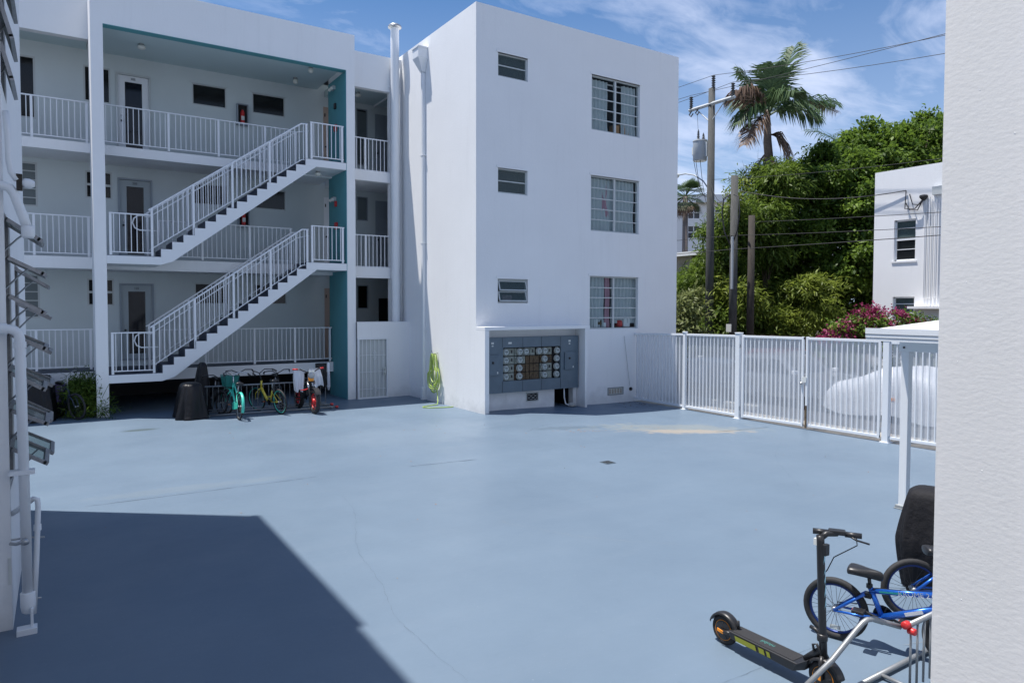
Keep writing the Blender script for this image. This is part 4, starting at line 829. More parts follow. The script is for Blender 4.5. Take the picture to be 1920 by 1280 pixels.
# fallen leaves
rnd = random.Random(11); m_ = MB()
for k in range(60):
    x_ = 14.28-abs(rnd.gauss(0, .45)); y_ = rnd.uniform(14.3, 15.36); a_ = rnd.uniform(0, 6.3); s_ = rnd.uniform(.02, .04); c_, d_ = math.cos(a_)*s_, math.sin(a_)*s_; z_ = gz(x_)+.006
    m_.quad((x_-c_, y_-d_, z_), (x_+d_*.5, y_-c_*.5, z_+.01), (x_+c_, y_+d_, z_+.004), (x_-d_*.5, y_+c_*.5, z_+.008))
o_ = m_.build('leaf_litter', 'leaf_dead'); o_['kind'] = 'stuff'; o_['label'] = 'dry leaves scattered at the foot of the fence corner'
litter = MB()
for k in range(46):
    x_ = rnd.uniform(.3, 13); y_ = rnd.uniform(3.2, 17); a_ = rnd.uniform(0, 6.3); s_ = rnd.uniform(.006, .018); c_, d_ = math.cos(a_)*s_, math.sin(a_)*s_; z_ = gz(x_)+.005
    litter.quad((x_-c_, y_-d_, z_), (x_+d_*.6, y_-c_*.6, z_+.004), (x_+c_, y_+d_, z_), (x_-d_*.6, y_+c_*.6, z_+.006))
for cx_, cy_, n_ in ((9.4, 11.9, 26), (6.6, 13.9, 8), (11.0, 11.6, 14)):
    for k in range(n_):
        x_ = cx_+rnd.gauss(0, .28); y_ = cy_+rnd.gauss(0, .10)-(x_-cx_)*.5; s_ = rnd.uniform(.008, .022); z_ = gz(x_)+.004
        litter.quad((x_-s_*2, y_, z_), (x_, y_-s_*.5, z_+.001), (x_+s_*2, y_-s_*.3, z_), (x_, y_+s_*.5, z_+.001))
o_ = litter.build('yard_litter', 'husk'); o_['kind'] = 'stuff'; o_['label'] = 'tiny dry flecks scattered over the blue floor'

# ================================================================ NEAR BUILDINGS
nb = T('near_building', 'shaded white wall at the left edge with awning windows and drain pipes', 'building', (-3, 4, 0))
XW = -.36; ZT = 10.35
lowW = [(7.09, 7.85, 1.15, 3.45), (8.55, 9.35, .95, 3.1)]; upW = [(7.09, 7.85, 4.50, 6.6)]
m_ = MB(); m_.wall((XW, 0, 0), (0, 1, 0), (0, 0, 1), (1, 0, 0), 7.05, 11.1, -.05, ZT, lowW+upW, .12); m_.quad((-.62, 7.05, -.05), (XW, 7.05, -.05), (XW, 7.05, ZT), (-.62, 7.05, ZT)); m_.quad((-.62, -3, -.05), (-.62, 7.05, -.05), (-.62, 7.05, ZT), (-.62, -3, ZT)); m_.build('side_wall', 'wall', nb)
m_ = MB(); m_.quad((XW, 11.1, -.05), (-7, 11.1, -.05), (-7, 11.1, ZT), (XW, 11.1, ZT)); m_.quad((-7, -3, -.05), (-7, 11.1, -.05), (-7, 11.1, ZT), (-7, -3, ZT)); m_.build('end_wall', 'wall', nb)
m_ = MB(); m_.box(-7, XW, -3, 7.4, ZT-.25, ZT-.02); m_.box(-7, XW+.055, 7.4, 11.1, ZT-.25, ZT+.0); m_.build('roof', 'wall', nb)
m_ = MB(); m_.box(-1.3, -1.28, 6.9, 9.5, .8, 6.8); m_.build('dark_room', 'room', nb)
m_ = MB(); m_.quad((XW, -3, -.05), (2.2, -3, -.05), (2.2, -3, ZT), (XW, -3, ZT)); m_.build('rear_wall', 'wall_near', nb)
def awning(label, y0, y1, z0, z1, n, ang):
    t_ = T('awning_window', label, 'window', (XW-.05, (y0+y1)/2, z0), group='aluminium awning windows of the left wall')
    m_ = MB(); x0, x1 = XW-.08, XW-.01
    m_.box(x0, x1, y0+.002, y0+.042, z0, z1); m_.box(x0, x1, y1-.042, y1-.002, z0, z1); m_.box(x0, x1, y0+.042, y1-.042, z0, z0+.035); m_.box(x0, x1, y0+.042, y1-.042, z1-.035, z1); m_.build('window_frame', 'alu', t_)
    H = (z1-z0-.07)/n; w_ = y1-y0-.10
    for k in range(n):
        a_ = ang[k] if isinstance(ang, (list, tuple)) else ang
        piv = Vector((XW-.01, (y0+y1)/2, z0+.035+(k+1)*H)); Rm = Matrix.Rotation(R(-a_), 3, 'Y'); L_ = H*1.02
        s_ = MB()
        for dy_, dz_, wy, hz_ in ((0, -.015, w_, .032), (0, -L_+.02, w_, .036), (-w_/2+.016, -L_/2, .032, L_-.04), (w_/2-.016, -L_/2, .032, L_-.04)):
            s_.cbox(piv+Rm @ Vector((0, dy_, dz_)), (.03, wy, hz_), Rm)
        s_.build('sash', 'alu', t_)
        q = [piv+Rm @ Vector((0, sy*(w_/2-.02), dz_)) for sy, dz_ in ((-1, -.02), (1, -.02), (1, -L_+.03), (-1, -L_+.03))]
        MB().quad(*q).build('pane', 'glassg', t_)
        p1 = piv+Rm @ Vector((0, -w_/2+.05, -L_*.6)); p0 = Vector((XW-.01, y0+.1, piv.z-L_*.85))
        MB().tube([p0, (p0+p1)/2+Vector((.01, 0, .02)), p1], .008, 5).build('crank_arm', 'steel', t_)
awning('awning window with sashes wide open behind the big drain pipe', 7.09, 7.85, 1.15, 3.45, 7, [58, 62, 57, 63, 60, 62, 55])
awning('farther awning window with open sashes on the left wall', 8.55, 9.35, .95, 3.1, 6, [60, 58, 62, 60, 61, 57])
awning('upper awning window, nearly shut, at the top left corner', 7.09, 7.85, 4.50, 6.6, 6, [14, 15, 16, 17, 18, 18])
dp = T('drain_pipe', 'thick white drain pipe down the left wall with elbow at the top', 'pipe', (-.25, 7.0, .2))
MB().tube([(-.95, 6.975, 2.50), (-.34, 6.975, 2.495), (-.305, 6.978, 2.485), (-.277, 6.98, 2.46), (-.270, 6.982, 2.42), (-.269, 6.985, 2.30), (-.252, 6.985, .25)], .038, 16).build('pipe', 'white', dp, smooth=True)
MB().lathe((-.252, 6.985, .15), [(.02, -.02), (.045, .0), (.054, .05), (.054, .16), (.05, .165)], 18).build('cleanout_cap', 'white', dp, smooth=True)
MB().lathe((-.269, 6.983, 2.34), [(.045, 0), (.045, .05)], 18).build('coupling', 'white', dp)
MB().lathe((-.40, 6.975, 2.496), [(.046, 0), (.046, .05)], 18, 'x').build('coupling', 'white', dp)
for z_ in (1.30,): MB().box(-.36, -.185, 6.94, 7.03, z_, z_+.035).build('strap', 'white', dp)
MB().tube([(-.36, 6.94, .75), (-.32, 6.90, .75), (-.29, 6.89, .76), (-.265, 6.90, .76)], .014, 8).build('valve_stem', 'steel', dp); MB().lathe((-.262, 6.90, .76), [(.005, -.03), (.028, -.02), (.032, 0), (.028, .02), (.005, .03)], 14).build('valve_ball', 'steel', dp, smooth=True)
p2 = T('waste_pipe', 'thin white waste pipe leaning along the thick drain pipe', 'pipe', (-.19, 7.05, .2))
MB().tube([(-.36, 7.10, .95), (-.26, 7.08, 1.02), (-.20, 7.06, 1.07), (-.175, 7.05, 1.06), (-.17, 7.05, 1.00), (-.19, 7.0, .55), (-.215, 7.0, .12)], .021, 12).build('pipe', 'white', p2, smooth=True)
MB().lathe((-.178, 7.05, .80), [(.028, 0), (.028, .05)], 14).build('coupling', 'white', p2)
MB().tube([(-.36, 7.05, .75), (-.25, 7.05, .75), (-.13, 7.03, .74)], .008, 6).build('bracket', 'steel', p2); MB().tube([(-.30, 7.0, .25), (-.16, 7.0, .24)], .008, 6).build('bracket', 'steel', p2)
ft = MB(); ft.box(-.235, -.215, 6.9, 6.93, -.02, .2); ft.box(-.33, -.19, 6.86, 6.96, -.02, .05); tag(ft.build('pipe_shoe', 'white', bevel=.004), 'small white bracket shoe on the ground under the drain pipe', 'bracket')
p3 = T('upper_drain_pipe', 'white horizontal pipe with branch elbows high on the left wall', 'pipe', (-.3, 6.8, 3.6))
MB().tube([(-.95, 6.98, 3.66), (-.36, 6.98, 3.65), (-.315, 6.98, 3.635), (-.285, 6.98, 3.59), (-.225, 6.98, 3.40), (-.205, 6.98, 3.33)], .036, 16).build('pipe', 'white', p3, smooth=True)
MB().lathe((-.197, 6.98, 3.255), [(.035, -.02), (.048, .0), (.048, .07), (.04, .08)], 16).build('end_cap', 'white', p3, smooth=True)
MB().tube([(-.33, 7.0, 4.25), (-.318, 6.99, 4.05), (-.315, 6.98, 3.86), (-.30, 6.97, 3.76), (-.262, 6.97, 3.70)], .024, 12).build('upper_branch', 'white', p3, smooth=True)
MB().box(-.268, -.228, 6.95, 7.01, 3.62, 3.75).build('junction_box', 'wooddk', p3); MB().lathe((-.228, 6.98, 3.68), [(.034, 0), (.042, .02), (.04, .05), (.022, .085)], 14, 'x').build('plug', 'white', p3, smooth=True)
tag(MB().box(-.385, -.365, 7.038, 7.048, .38, .60).build('meter_tag', 'label'), 'small pale printed tag low on the left wall', 'tag')

nr = T('near_wing', 'close-up sunlit white stucco wall filling the right edge', 'building', (4, -1, 0))
m_ = MB(); m_.quad((2.2, -3, -.05), (2.2, 1.055, -.05), (2.2, 1.055, ZT), (2.2, -3, ZT)); m_.quad((2.2, 1.055, -.05), (6.5, 1.055, -.05), (6.5, 1.055, ZT), (2.2, 1.055, ZT)); m_.quad((2.2, 1.055, ZT), (6.5, 1.055, ZT), (6.5, -3, ZT), (2.2, -3, ZT)); m_.quad((6.5, 1.055, -.05), (6.5, -3, -.05), (6.5, -3, ZT), (6.5, 1.055, ZT))
m_.build('stucco_wall', 'wall_near', nr)
rnd = random.Random(5); m_ = MB()
for k in range(60):
    y_ = rnd.uniform(-.2, 1.03); z_ = rnd.uniform(1.3, 4.0); s_ = rnd.uniform(.0005, .0012)
    m_.lathe((2.2, y_, z_), [(s_*1.6, .0005), (s_, -s_*.8), (s_*.3, -s_*1.1)], 6, 'x')
o_ = m_.build('stucco_nibs', 'wall_near', nr); o_['kind'] = 'stuff'
m_ = MB(); m_.cbox((2.197, .985, 1.33), (.006, .012, .03), Matrix.Rotation(R(40), 3, 'X')); m_.build('chipped_nib', 'wall_near', nr)

# canopy
cn = T('canopy', 'white metal canopy on a square post at the right', 'canopy', (9.45, 4.4, 0))
MB().box(9.40, 9.50, 4.87, 4.97, 0, 2.11).build('post', 'white', cn, bevel=.006)
MB().box(9.36, 9.54, 4.83, 5.01, 0, .015).box(9.37, 9.53, 4.84, 5.0, .015, .05).build('base_plate', 'sandline', cn, bevel=.004)
MB().box(9.38, 9.52, 1.5, 4.99, 2.11, 2.25).build('beam', 'white', cn, bevel=.006)
MB().lathe((9.375, 4.92, 2.16), [(.014, 0), (.014, -.012)], 10, 'x').build('bolt', 'black', cn)
m_ = MB(); zr = lambda x: 2.40+.06*(x-8.67)
m_.add([(8.67, 1.2, 2.29), (13.6, 1.2, 2.29), (13.6, 5.02, 2.29), (8.67, 5.02, 2.29), (8.67, 1.2, zr(8.67)), (13.6, 1.2, zr(13.6)), (13.6, 5.02, zr(13.6)), (8.67, 5.02, zr(8.67))], [(0, 3, 2, 1), (4, 5, 6, 7), (0, 1, 5, 4), (1, 2, 6, 5), (2, 3, 7, 6), (3, 0, 4, 7)]); m_.build('roof_panel', 'roofw', cn)
for k, (z0, z1) in enumerate(((2.265, 2.30), (2.308, 2.345), (2.353, 2.425))): MB().box(8.655-.006*k, 8.669, 1.2, 5.03, z0, z1).build('fascia_strip', 'white', cn)

# ================================================================ BICYCLES
def tri(n): return n
def wheel(p, c, r, tm=.022, rim='steel', tyre='rubber', spokes=28, rot=0, name='wheel', rimw=.012):
    w_ = bpy.data.objects.new(name, MB().lathe((0, 0, 0), [(.02, -.045), (.024, -.03), (.014, -.02), (.014, .02), (.024, .03), (.02, .045)], 12, 'y').mesh('hub', 'steel', smooth=True)); col.objects.link(w_); w_.parent = p; w_.location = c; w_.rotation_euler = (0, 0, rot)
    N = 40
    MB().tube([(math.cos(2*math.pi*k/N)*(r-tm), 0, math.sin(2*math.pi*k/N)*(r-tm)) for k in range(N)], tm, 10, closed=True).build('tyre', tyre, w_, smooth=True, local=True)
    ri = r-2*tm-rimw*.3
    MB().tube([(math.cos(2*math.pi*k/N)*ri, 0, math.sin(2*math.pi*k/N)*ri) for k in range(N)], rimw, 6, closed=True).build('rim', rim, w_, smooth=True, local=True)
    m_ = MB()
    for k in range(spokes):
        a_ = 2*math.pi*k/spokes; b_ = a_+(.35 if k % 4 < 2 else -.35); s_ = .022 if k % 2 else -.022
        m_.tube([(math.cos(b_)*.022, s_, math.sin(b_)*.022), (math.cos(a_)*ri, 0, math.sin(a_)*ri)], .0016, 3, cap=False)
    o_ = m_.build('spokes', 'wire', w_, local=True); o_['kind'] = 'stuff'
    return w_
def B(parent, name, material, *tubes, n=8, smooth=True):
    m_ = MB()
    for path, r_ in tubes: m_.tube(path, r_, n)
    return m_.build(name, material, parent, smooth=smooth, local=True)
def saddle(p, x, z, s=1.0, material='black'):
    prof = [(-.13, .085, 0), (-.11, .095, .01), (-.04, .085, .005), (.02, .045, 0), (.08, .026, -.002), (.13, .016, -.012)]
    m_ = MB(); n = 10; vs = []
    for xx, w_, dz in prof:
        for k in range(n):
            t = 2*math.pi*k/n; vs.append((x+xx*s, w_*s*math.cos(t), z+dz+.034*s*math.sin(t)*(1 if math.sin(t) > 0 else 1.45)))
    fs = [(i*n+k, i*n+(k+1) % n, (i+1)*n+(k+1) % n, (i+1)*n+k) for i in range(len(prof)-1) for k in range(n)]+[tuple(range(n-1, -1, -1)), tuple((len(prof)-1)*n+k for k in range(n))]
    m_.add(vs, fs); o_ = m_.build('saddle', material, p, smooth=True, local=True); ss = o_.modifiers.new('sub', 'SUBSURF'); ss.levels = 1; ss.render_levels = 1
    return o_
def crank(p, bb, r=.075, arm=.15, ang=0.5):
    m_ = MB(); m_.lathe(bb, [(r, .045), (r, .05), (r-.012, .05), (r-.012, .045)], 26, 'y')
    for k in range(5): a_ = k*1.2566; m_.tube([bb, (bb[0]+math.cos(a_)*(r-.005), bb[1]+.047, bb[2]+math.sin(a_)*(r-.005))], .006, 5)
    for s_, sg in ((1, 1), (-1, -1)):
        m_.tube([(bb[0], bb[1]+s_*.055, bb[2]), (bb[0]+sg*math.cos(ang)*arm, bb[1]+s_*.075, bb[2]+sg*math.sin(ang)*arm)], .011, 7)
    cs = m_.build('crankset', 'black', p, local=True)
    for s_ in (1, -1):
        c_ = (bb[0]+s_*math.cos(ang)*arm, bb[1]+s_*.125, bb[2]+s_*math.sin(ang)*arm); MB().box(c_[0]-.045, c_[0]+.045, c_[1]-.045, c_[1]+.045, c_[2]-.012, c_[2]+.012).build('pedal', 'black', cs, local=True, bevel=.006)
        MB().box(c_[0]-.047, c_[0]-.044, c_[1]-.025, c_[1]+.025, c_[2]-.008, c_[2]+.008).build('reflector', 'amber', cs, local=True)
    return cs
def bike(label, loc, rot, style='city', frame='blue', rim='steel', r=.33, wb=1.06, hb='chrome', lean=0, steer=0, fender=None, basket=None, group='bicycles in the yard', tyre='rubber', guard=None, seat=True, hbz=None):
    t_ = T('bicycle', label, 'bicycle', loc, rot, group=group); t_.rotation_euler = (R(lean), 0, rot)
    if style == 'bmx': bb = (.34, 0, .27); st = (.25, 0, .49); seatz = .60; hb_b = (.76, 0, .46); hb_t = (.74, 0, .57); bar = .82; seatx = .22
    else: bb = (.44, 0, .28); st = (.30, 0, .60); seatz = .84; hb_b = (wb-.20, 0, .62); hb_t = (wb-.25, 0, .80); bar = hbz or 1.05; seatx = .24
    tb = .018 if style != 'bmx' else .021
    tubes = [([bb, st], tb), ([bb, hb_b], tb*1.25), ([hb_b, hb_t], tb*1.2)]
    if style == 'step': tubes = [([bb, st], tb), ([(bb[0]-.02, 0, bb[2]+.02), (bb[0]+.12, 0, bb[2]+.02), (bb[0]+.24, 0, bb[2]+.14), hb_b], tb*1.9), ([hb_b, hb_t], tb*1.3), ([(st[0]+.06, 0, .42), (bb[0]+.10, 0, bb[2]+.12)], tb)]
    else: tubes.append(([(st[0]+.005, 0, st[2]-.03), hb_t if style != 'bmx' else (hb_t[0], 0, hb_t[2]-.03)], tb*1.1))
    for s_ in (1, -1):
        tubes.append(([(0, s_*.055, r), (.16, s_*.05, r+(bb[2]-r)*.3+.0), (bb[0], s_*.025, bb[2])], .010))
        tubes.append(([(0, s_*.055, r), (st[0]-.03, s_*.028, st[2]-.06)], .009 if style != 'bmx' else .012))
    B(t_, 'frame', frame, *tubes)
    ca, sa = math.cos(steer), math.sin(steer)
    def tw(pt): dx_, dy_ = pt[0]-hb_t[0], pt[1]; return (hb_t[0]+dx_*ca-dy_*sa, dx_*sa+dy_*ca, pt[2])
    fr = []
    for s_ in (1, -1): fr.append(([tw((hb_b[0]+.01, s_*.045, hb_b[2]-.03)), tw((wb-.05, s_*.05, r+.16)), tw((wb, s_*.05, r))], .012))
    fr.append(([tw((hb_b[0]+.01, -.05, hb_b[2]-.03)), tw((hb_b[0]+.01, .05, hb_b[2]-.03))], .014))
    B(t_, 'fork', frame, *fr)
    wheel(t_, (0, 0, r), r, .022 if style != 'bmx' else .026, rim, tyre); wheel(t_, tw((wb, 0, r)), r, .022 if style != 'bmx' else .026, rim, tyre, rot=steer)
    if style == 'bmx': path = [(hb_t[0]-.02, .34, bar), (hb_t[0]+.02, .20, bar-.01), (hb_t[0]+.05, .13, bar-.12), (hb_t[0]+.05, .05, hb_t[2]+.06), (hb_t[0]+.05, -.05, hb_t[2]+.06), (hb_t[0]+.05, -.13, bar-.12), (hb_t[0]+.02, -.20, bar-.01), (hb_t[0]-.02, -.34, bar)]
    else: path = [(hb_t[0]-.20, .33, bar-.05), (hb_t[0]-.08, .31, bar), (hb_t[0]+.03, .16, bar+.02), (hb_t[0]+.04, .0, bar-.06), (hb_t[0]+.03, -.16, bar+.02), (hb_t[0]-.08, -.31, bar), (hb_t[0]-.20, -.33, bar-.05)]
    h_ = B(t_, 'handlebar', hb, ([tw(q) for q in path], .012), ([tw((hb_t[0], 0, hb_t[2]-.02)), tw((hb_t[0]+.01, 0, hb_t[2]+.08)), tw((hb_t[0]+.045, 0, (bar-.06) if style != 'bmx' else hb_t[2]+.06))], .013))
    for e0, e1 in ((0, 1), (-1, -2)):
        a_, b_ = Vector(tw(path[e0])), Vector(tw(path[e1])); B(h_, 'grip', 'black', ([a_+(a_-b_).normalized()*.01, a_.lerp(b_, .9)], .018)); B(h_, 'brake_lever', 'black', ([b_, b_.lerp(a_, .4)+Vector((.05, 0, -.03)), a_+Vector((.05, 0, -.05))], .006), n=5)
    if seat:
        B(t_, 'seat_post', 'black' if style == 'bmx' else 'steel', ([(st[0]+.005, 0, st[2]-.03), (seatx+.02, 0, seatz-.02)], .014)); saddle(t_, seatx, seatz, 1.0 if style == 'bmx' else 1.05)
        MB().lathe((st[0]-.003, 0, st[2]-.01), [(.024, 0), (.024, .03)], 12).build('seat_clamp', 'black', t_, local=True)
    crank(t_, bb, ang=.15 if style != 'bmx' else -.35)
    B(t_, 'chain', 'black', ([(0, .047, r+.035), (bb[0], .047, bb[2]+.075)], .004), ([(0, .047, r-.035), (bb[0], .047, bb[2]-.075)], .004), n=4)
    if fender:
        for cx in (0, wb):
            m_ = MB(); N = 16; a0, a1 = (R(40), R(200)) if cx == 0 else (R(10), R(150)); vs = []
            for k in range(N+1):
                a_ = a0+(a1-a0)*k/N
                for yy, dr in ((-.032, -.012), (-.018, .008), (.018, .008), (.032, -.012)):
                    q = (cx+math.cos(a_)*(r+.012+dr), yy, r+math.sin(a_)*(r+.012+dr)); vs.append(tw(q) if cx else q)
            m_.add(vs, [(i*4+k, i*4+k+1, (i+1)*4+k+1, (i+1)*4+k) for i in range(N) for k in range(3)]); m_.build('fender', fender, t_, smooth=True, local=True)
    if guard:
        m_ = MB(); m_.prism([(-.02, r-.05), (-.02, r+.06), (bb[0]-.02, bb[2]+.11), (bb[0]+.08, bb[2]+.06), (bb[0]+.08, bb[2]-.04), (bb[0], bb[2]-.09)], .052, .062); m_.build('chain_guard', guard, t_, local=True)
    if basket:
        m_ = MB(); bx = hb_t[0]+.20; z0, z1 = hb_t[2]-.10, hb_t[2]+.18
        for k in range(9):
            u = k/8
            for sx in (-1, 1): m_.tube([tw((bx+sx*.10, -.13+.26*u, z0)), tw((bx+sx*.14, -.18+.36*u, z1))], .004, 4); m_.tube([tw((bx-.10+.2*u, sx*.13, z0)), tw((bx-.14+.28*u, sx*.18, z1))], .004, 4)
        for j in range(6):
            v = j/5; a_, b_, zz = .10+.04*v, .13+.05*v, z0+(z1-z0)*v; m_.tube([tw((bx-a_, -b_, zz)), tw((bx+a_, -b_, zz)), tw((bx+a_, b_, zz)), tw((bx-a_, b_, zz))], .005, 4, closed=True)
        bk = m_.build('basket', basket, t_, local=True)
        m_ = MB(); m_.quad(tw((bx-.10, -.13, z0)), tw((bx+.10, -.13, z0)), tw((bx+.10, .13, z0)), tw((bx-.10, .13, z0)))
        for sx in (-1, 1): m_.quad(tw((bx+sx*.098, -.125, z0)), tw((bx+sx*.098, .125, z0)), tw((bx+sx*.135, .17, z1-.03)), tw((bx+sx*.135, -.17, z1-.03)))
        m_.build('basket_panel', basket, bk, local=True)
    return t_
GR = 'bicycles in the rack under the stairs'
b1 = bike('mint green bicycle with a dark green front basket, second object from the black cover', (3.55, 17.35, 0), R(91), 'city', 'bteal', 'steel', .32, 1.05, 'chrome', lean=4, steer=.25, fender='bteal', basket='basket', guard='bteal', group=GR)
b2 = bike('yellow step-through bicycle with pale rims in the rack', (4.62, 17.70, 0), R(106), 'step', 'yellow', 'bteal', .32, 1.03, 'black', lean=-6, steer=.2, fender=None, guard=None, group=GR)
bike('dark bicycle with chrome headset right behind the mint green one', (3.98, 19.55, 0), R(-96), 'city', 'navy', 'steel', .32, 1.04, 'black', lean=3, steer=-.2, group=GR)
bike('black bicycle leaning left of the mint green one, in deep shade', (3.30, 19.45, 0), R(-92), 'city', 'black', 'black', .31, 1.04, 'black', lean=-5, steer=.3, group=GR, hbz=.95)
bike('black bicycle just right of the yellow one', (4.98, 19.55, 0), R(-97), 'city', 'black', 'black', .32, 1.04, 'black', lean=4, group=GR, hbz=1.0)
bike('dark bicycle with raised handlebar under the left balcony', (.02, 20.3, 0), R(-75), 'city', 'navy', 'black', .32, 1.02, 'steel', lean=5, steer=.3, group='bicycles under the left balcony', hbz=1.12)
bike('dark bicycle with wide bars between the lilac crate and the fern', (.42, 20.9, 0), R(-85), 'bmx', 'black', 'rimblue', .27, .90, 'black', lean=-4, steer=-.3, group='bicycles under the left balcony')
# e-bike with fat tyres
eb = T('electric_bike', 'black fat-tyred electric bike with red hubs and grips at the right end of the rack', 'e-bike', (5.30, 18.50, 0), R(-87))
def fat(c):
    w_ = wheel(eb, c, .31, .055, 'red', 'rubber', 0, rimw=.02); m_ = MB()
    for k in range(6): a_ = k*math.pi/3; m_.tube([(math.cos(a_)*.03, 0, math.sin(a_)*.03), (math.cos(a_+.2)*.19, 0, math.sin(a_+.2)*.19)], .016, 6)
    m_.build('cast_spokes', 'red', w_, local=True); MB().lathe((0, 0, 0), [(.05, -.06), (.075, -.04), (.075, .04), (.05, .06)], 18, 'y').build('hub_motor', 'red', w_, local=True, smooth=True)
fat((0, 0, .31)); fat((1.14, 0, .31))
B(eb, 'frame', 'black', ([(.42, 0, .34), (.86, 0, .72)], .04), ([(.30, 0, .62), (.88, 0, .80)], .035), ([(.42, 0, .34), (.30, 0, .62)], .025), ([(0, .09, .31), (.42, .05, .34)], .018), ([(0, -.09, .31), (.42, -.05, .34)], .018), ([(0, .09, .31), (.30, .04, .62)], .016), ([(0, -.09, .31), (.30, -.04, .62)], .016), ([(.86, 0, .66), (.84, 0, .86)], .03))
B(eb, 'fork', 'black', ([(.88, .085, .80), (1.14, .085, .31)], .024), ([(.88, -.085, .80), (1.14, -.085, .31)], .024), ([(.89, -.09, .78), (.89, .09, .78)], .024))
B(eb, 'fork_leg_sleeve', 'chrome', ([(.97, .087, .63), (.90, .087, .76)], .028), ([(.97, -.087, .63), (.90, -.087, .76)], .028))
hbx = B(eb, 'handlebar', 'black', ([(.72, .37, 1.10), (.80, .24, 1.10), (.84, .08, 1.02), (.84, -.08, 1.02), (.80, -.24, 1.10), (.72, -.37, 1.10)], .016), ([(.84, 0, .84), (.84, 0, 1.03)], .025))
for s_ in (1, -1): B(hbx, 'grip', 'red', ([(.77, s_*.29, 1.10), (.70, s_*.40, 1.10)], .022))
MB().lathe((.90, 0, .95), [(.075, .0), (.085, .03), (.08, .055), (.02, .06)], 18, 'x').build('headlight', 'steel', eb, local=True, smooth=True); MB().box(.86, .95, -.06, .06, .80, .90).build('lamp_shroud', 'orange', eb, local=True, bevel=.02)
for s_ in (1, -1): MB().lathe((.93, s_*.04, 1.04), [(.035, 0), (.04, .02), (.01, .03)], 12, 'x').build('round_lamp', 'lamp', eb, local=True)
MB().box(-.12, .50, -.12, .12, .74, .84).build('bench_seat', 'black', eb, local=True, bevel=.04)
MB().box(.42, .75, -.07, .07, .42, .60).build('battery_box', 'black', eb, local=True, bevel=.02)
m_ = MB(); N = 12; vs = []
for k in range(N+1):
    a_ = R(35)+R(100)*k/N
    for yy in (-.07, .07): vs.append((1.14+math.cos(a_)*.345, yy, .31+math.sin(a_)*.345))
m_.add(vs, [(2*i, 2*i+1, 2*i+3, 2*i+2) for i in range(N)]); m_.build('front_fender', 'black', eb, local=True)
crank(eb, (.42, 0, .34))
MB().tube([(.98, -.12, .62), (1.0, -.2, .60), (1.0, -.30, .60)], .015, 6).build('red_peg', 'red', eb, local=True)
def drape(name, label, cx, cy, ztop, w, h, d, material, seed, lean=0):
    m_ = MB(); nx, nz = 18, 16; rnd = random.Random(seed); ph = rnd.uniform(0, 6)
    for side in (0, 1):
        for i in range(nx+1):
            for j in range(nz+1):
                u, v = i/nx-.5, j/nz; y_ = (d/2+.02*math.sin(u*22+ph+side)*v)*(1 if side else -1)*(.25+.75*min(1, v*2)); w2 = w*(1-.25*v*math.sin(ph+v*2))
                m_.v.append((cx+u*w2+lean*v, cy+y_, ztop-h*v*(1-.08*math.cos(u*9+ph))))
        o_ = side*(nx+1)*(nz+1)
        for i in range(nx):
            for j in range(nz): a_ = o_+i*(nz+1)+j; m_.f.append((a_, a_+nz+1, a_+nz+2, a_+1))
    n_ = (nx+1)*(nz+1)
    for i in range(nx): a_ = i*(nz+1); m_.f.append((a_, a_+nz+1, a_+nz+1+n_, a_+n_))
    return tag(m_.build(name, material, smooth=True), label, 'cloth')
drape('white_jacket', 'white jacket hanging left of the electric bike headlight', 5.08, 17.75, 1.08, .26, .52, .12, 'cloth_w', 2)
drape('white_jacket', 'second pale jacket bundled right of the electric bike headlight', 5.50, 17.85, 1.10, .30, .46, .16, 'cloth_w', 5, .05)
drape('black_towel', 'black and white towel hung at the right end of the bike rack', 5.78, 18.15, 1.20, .30, .62, .10, 'cover', 8)
drape('white_strip', 'narrow white cloth strip at the right edge of the black towel', 5.96, 18.1, 1.22, .06, .70, .06, 'cloth_w', 9)

# rack under the stairs
rk = T('bicycle_rack', 'long grey grid bicycle rack with red end caps under the stairs', 'bike rack', (4.5, 18.5, 0))
B2 = lambda name, material, *t: [MB().tube(p, r_, 8).build(name, material, rk, smooth=True) for p, r_ in t]
B2('rail', 'galv', ([(3.0, 18.55, .70), (6.0, 18.4, .70)], .02), ([(3.0, 18.55, .06), (6.1, 18.4, .06)], .022), ([(3.0, 18.15, .04), (6.1, 18.0, .04)], .022), ([(3.0, 18.55, .12), (6.0, 18.4, .12)], .014))
B2('foot', 'galv', ([(3.02, 18.95, .03), (3.02, 18.1, .03)], .02), ([(6.0, 18.8, .03), (6.0, 17.95, .03)], .02))
rb = MB().tube([(0, 0, 0), (0, 0, .64)], .008, 6).mesh('rack_bar', 'galv')
for k in range(23): inst('rack_bar', rb, rk, (3.05+k*.133, 18.548-.05*k*.133, .06))
for x_, y_, z_ in ((6.03, 18.4, .70), (6.13, 18.4, .06), (6.13, 18.0, .04)): MB().lathe((x_-.02, y_, z_), [(.032, 0), (.036, .02), (.034, .07), (.01, .085)], 12, 'x').build('end_cap', 'red', rk, smooth=True)

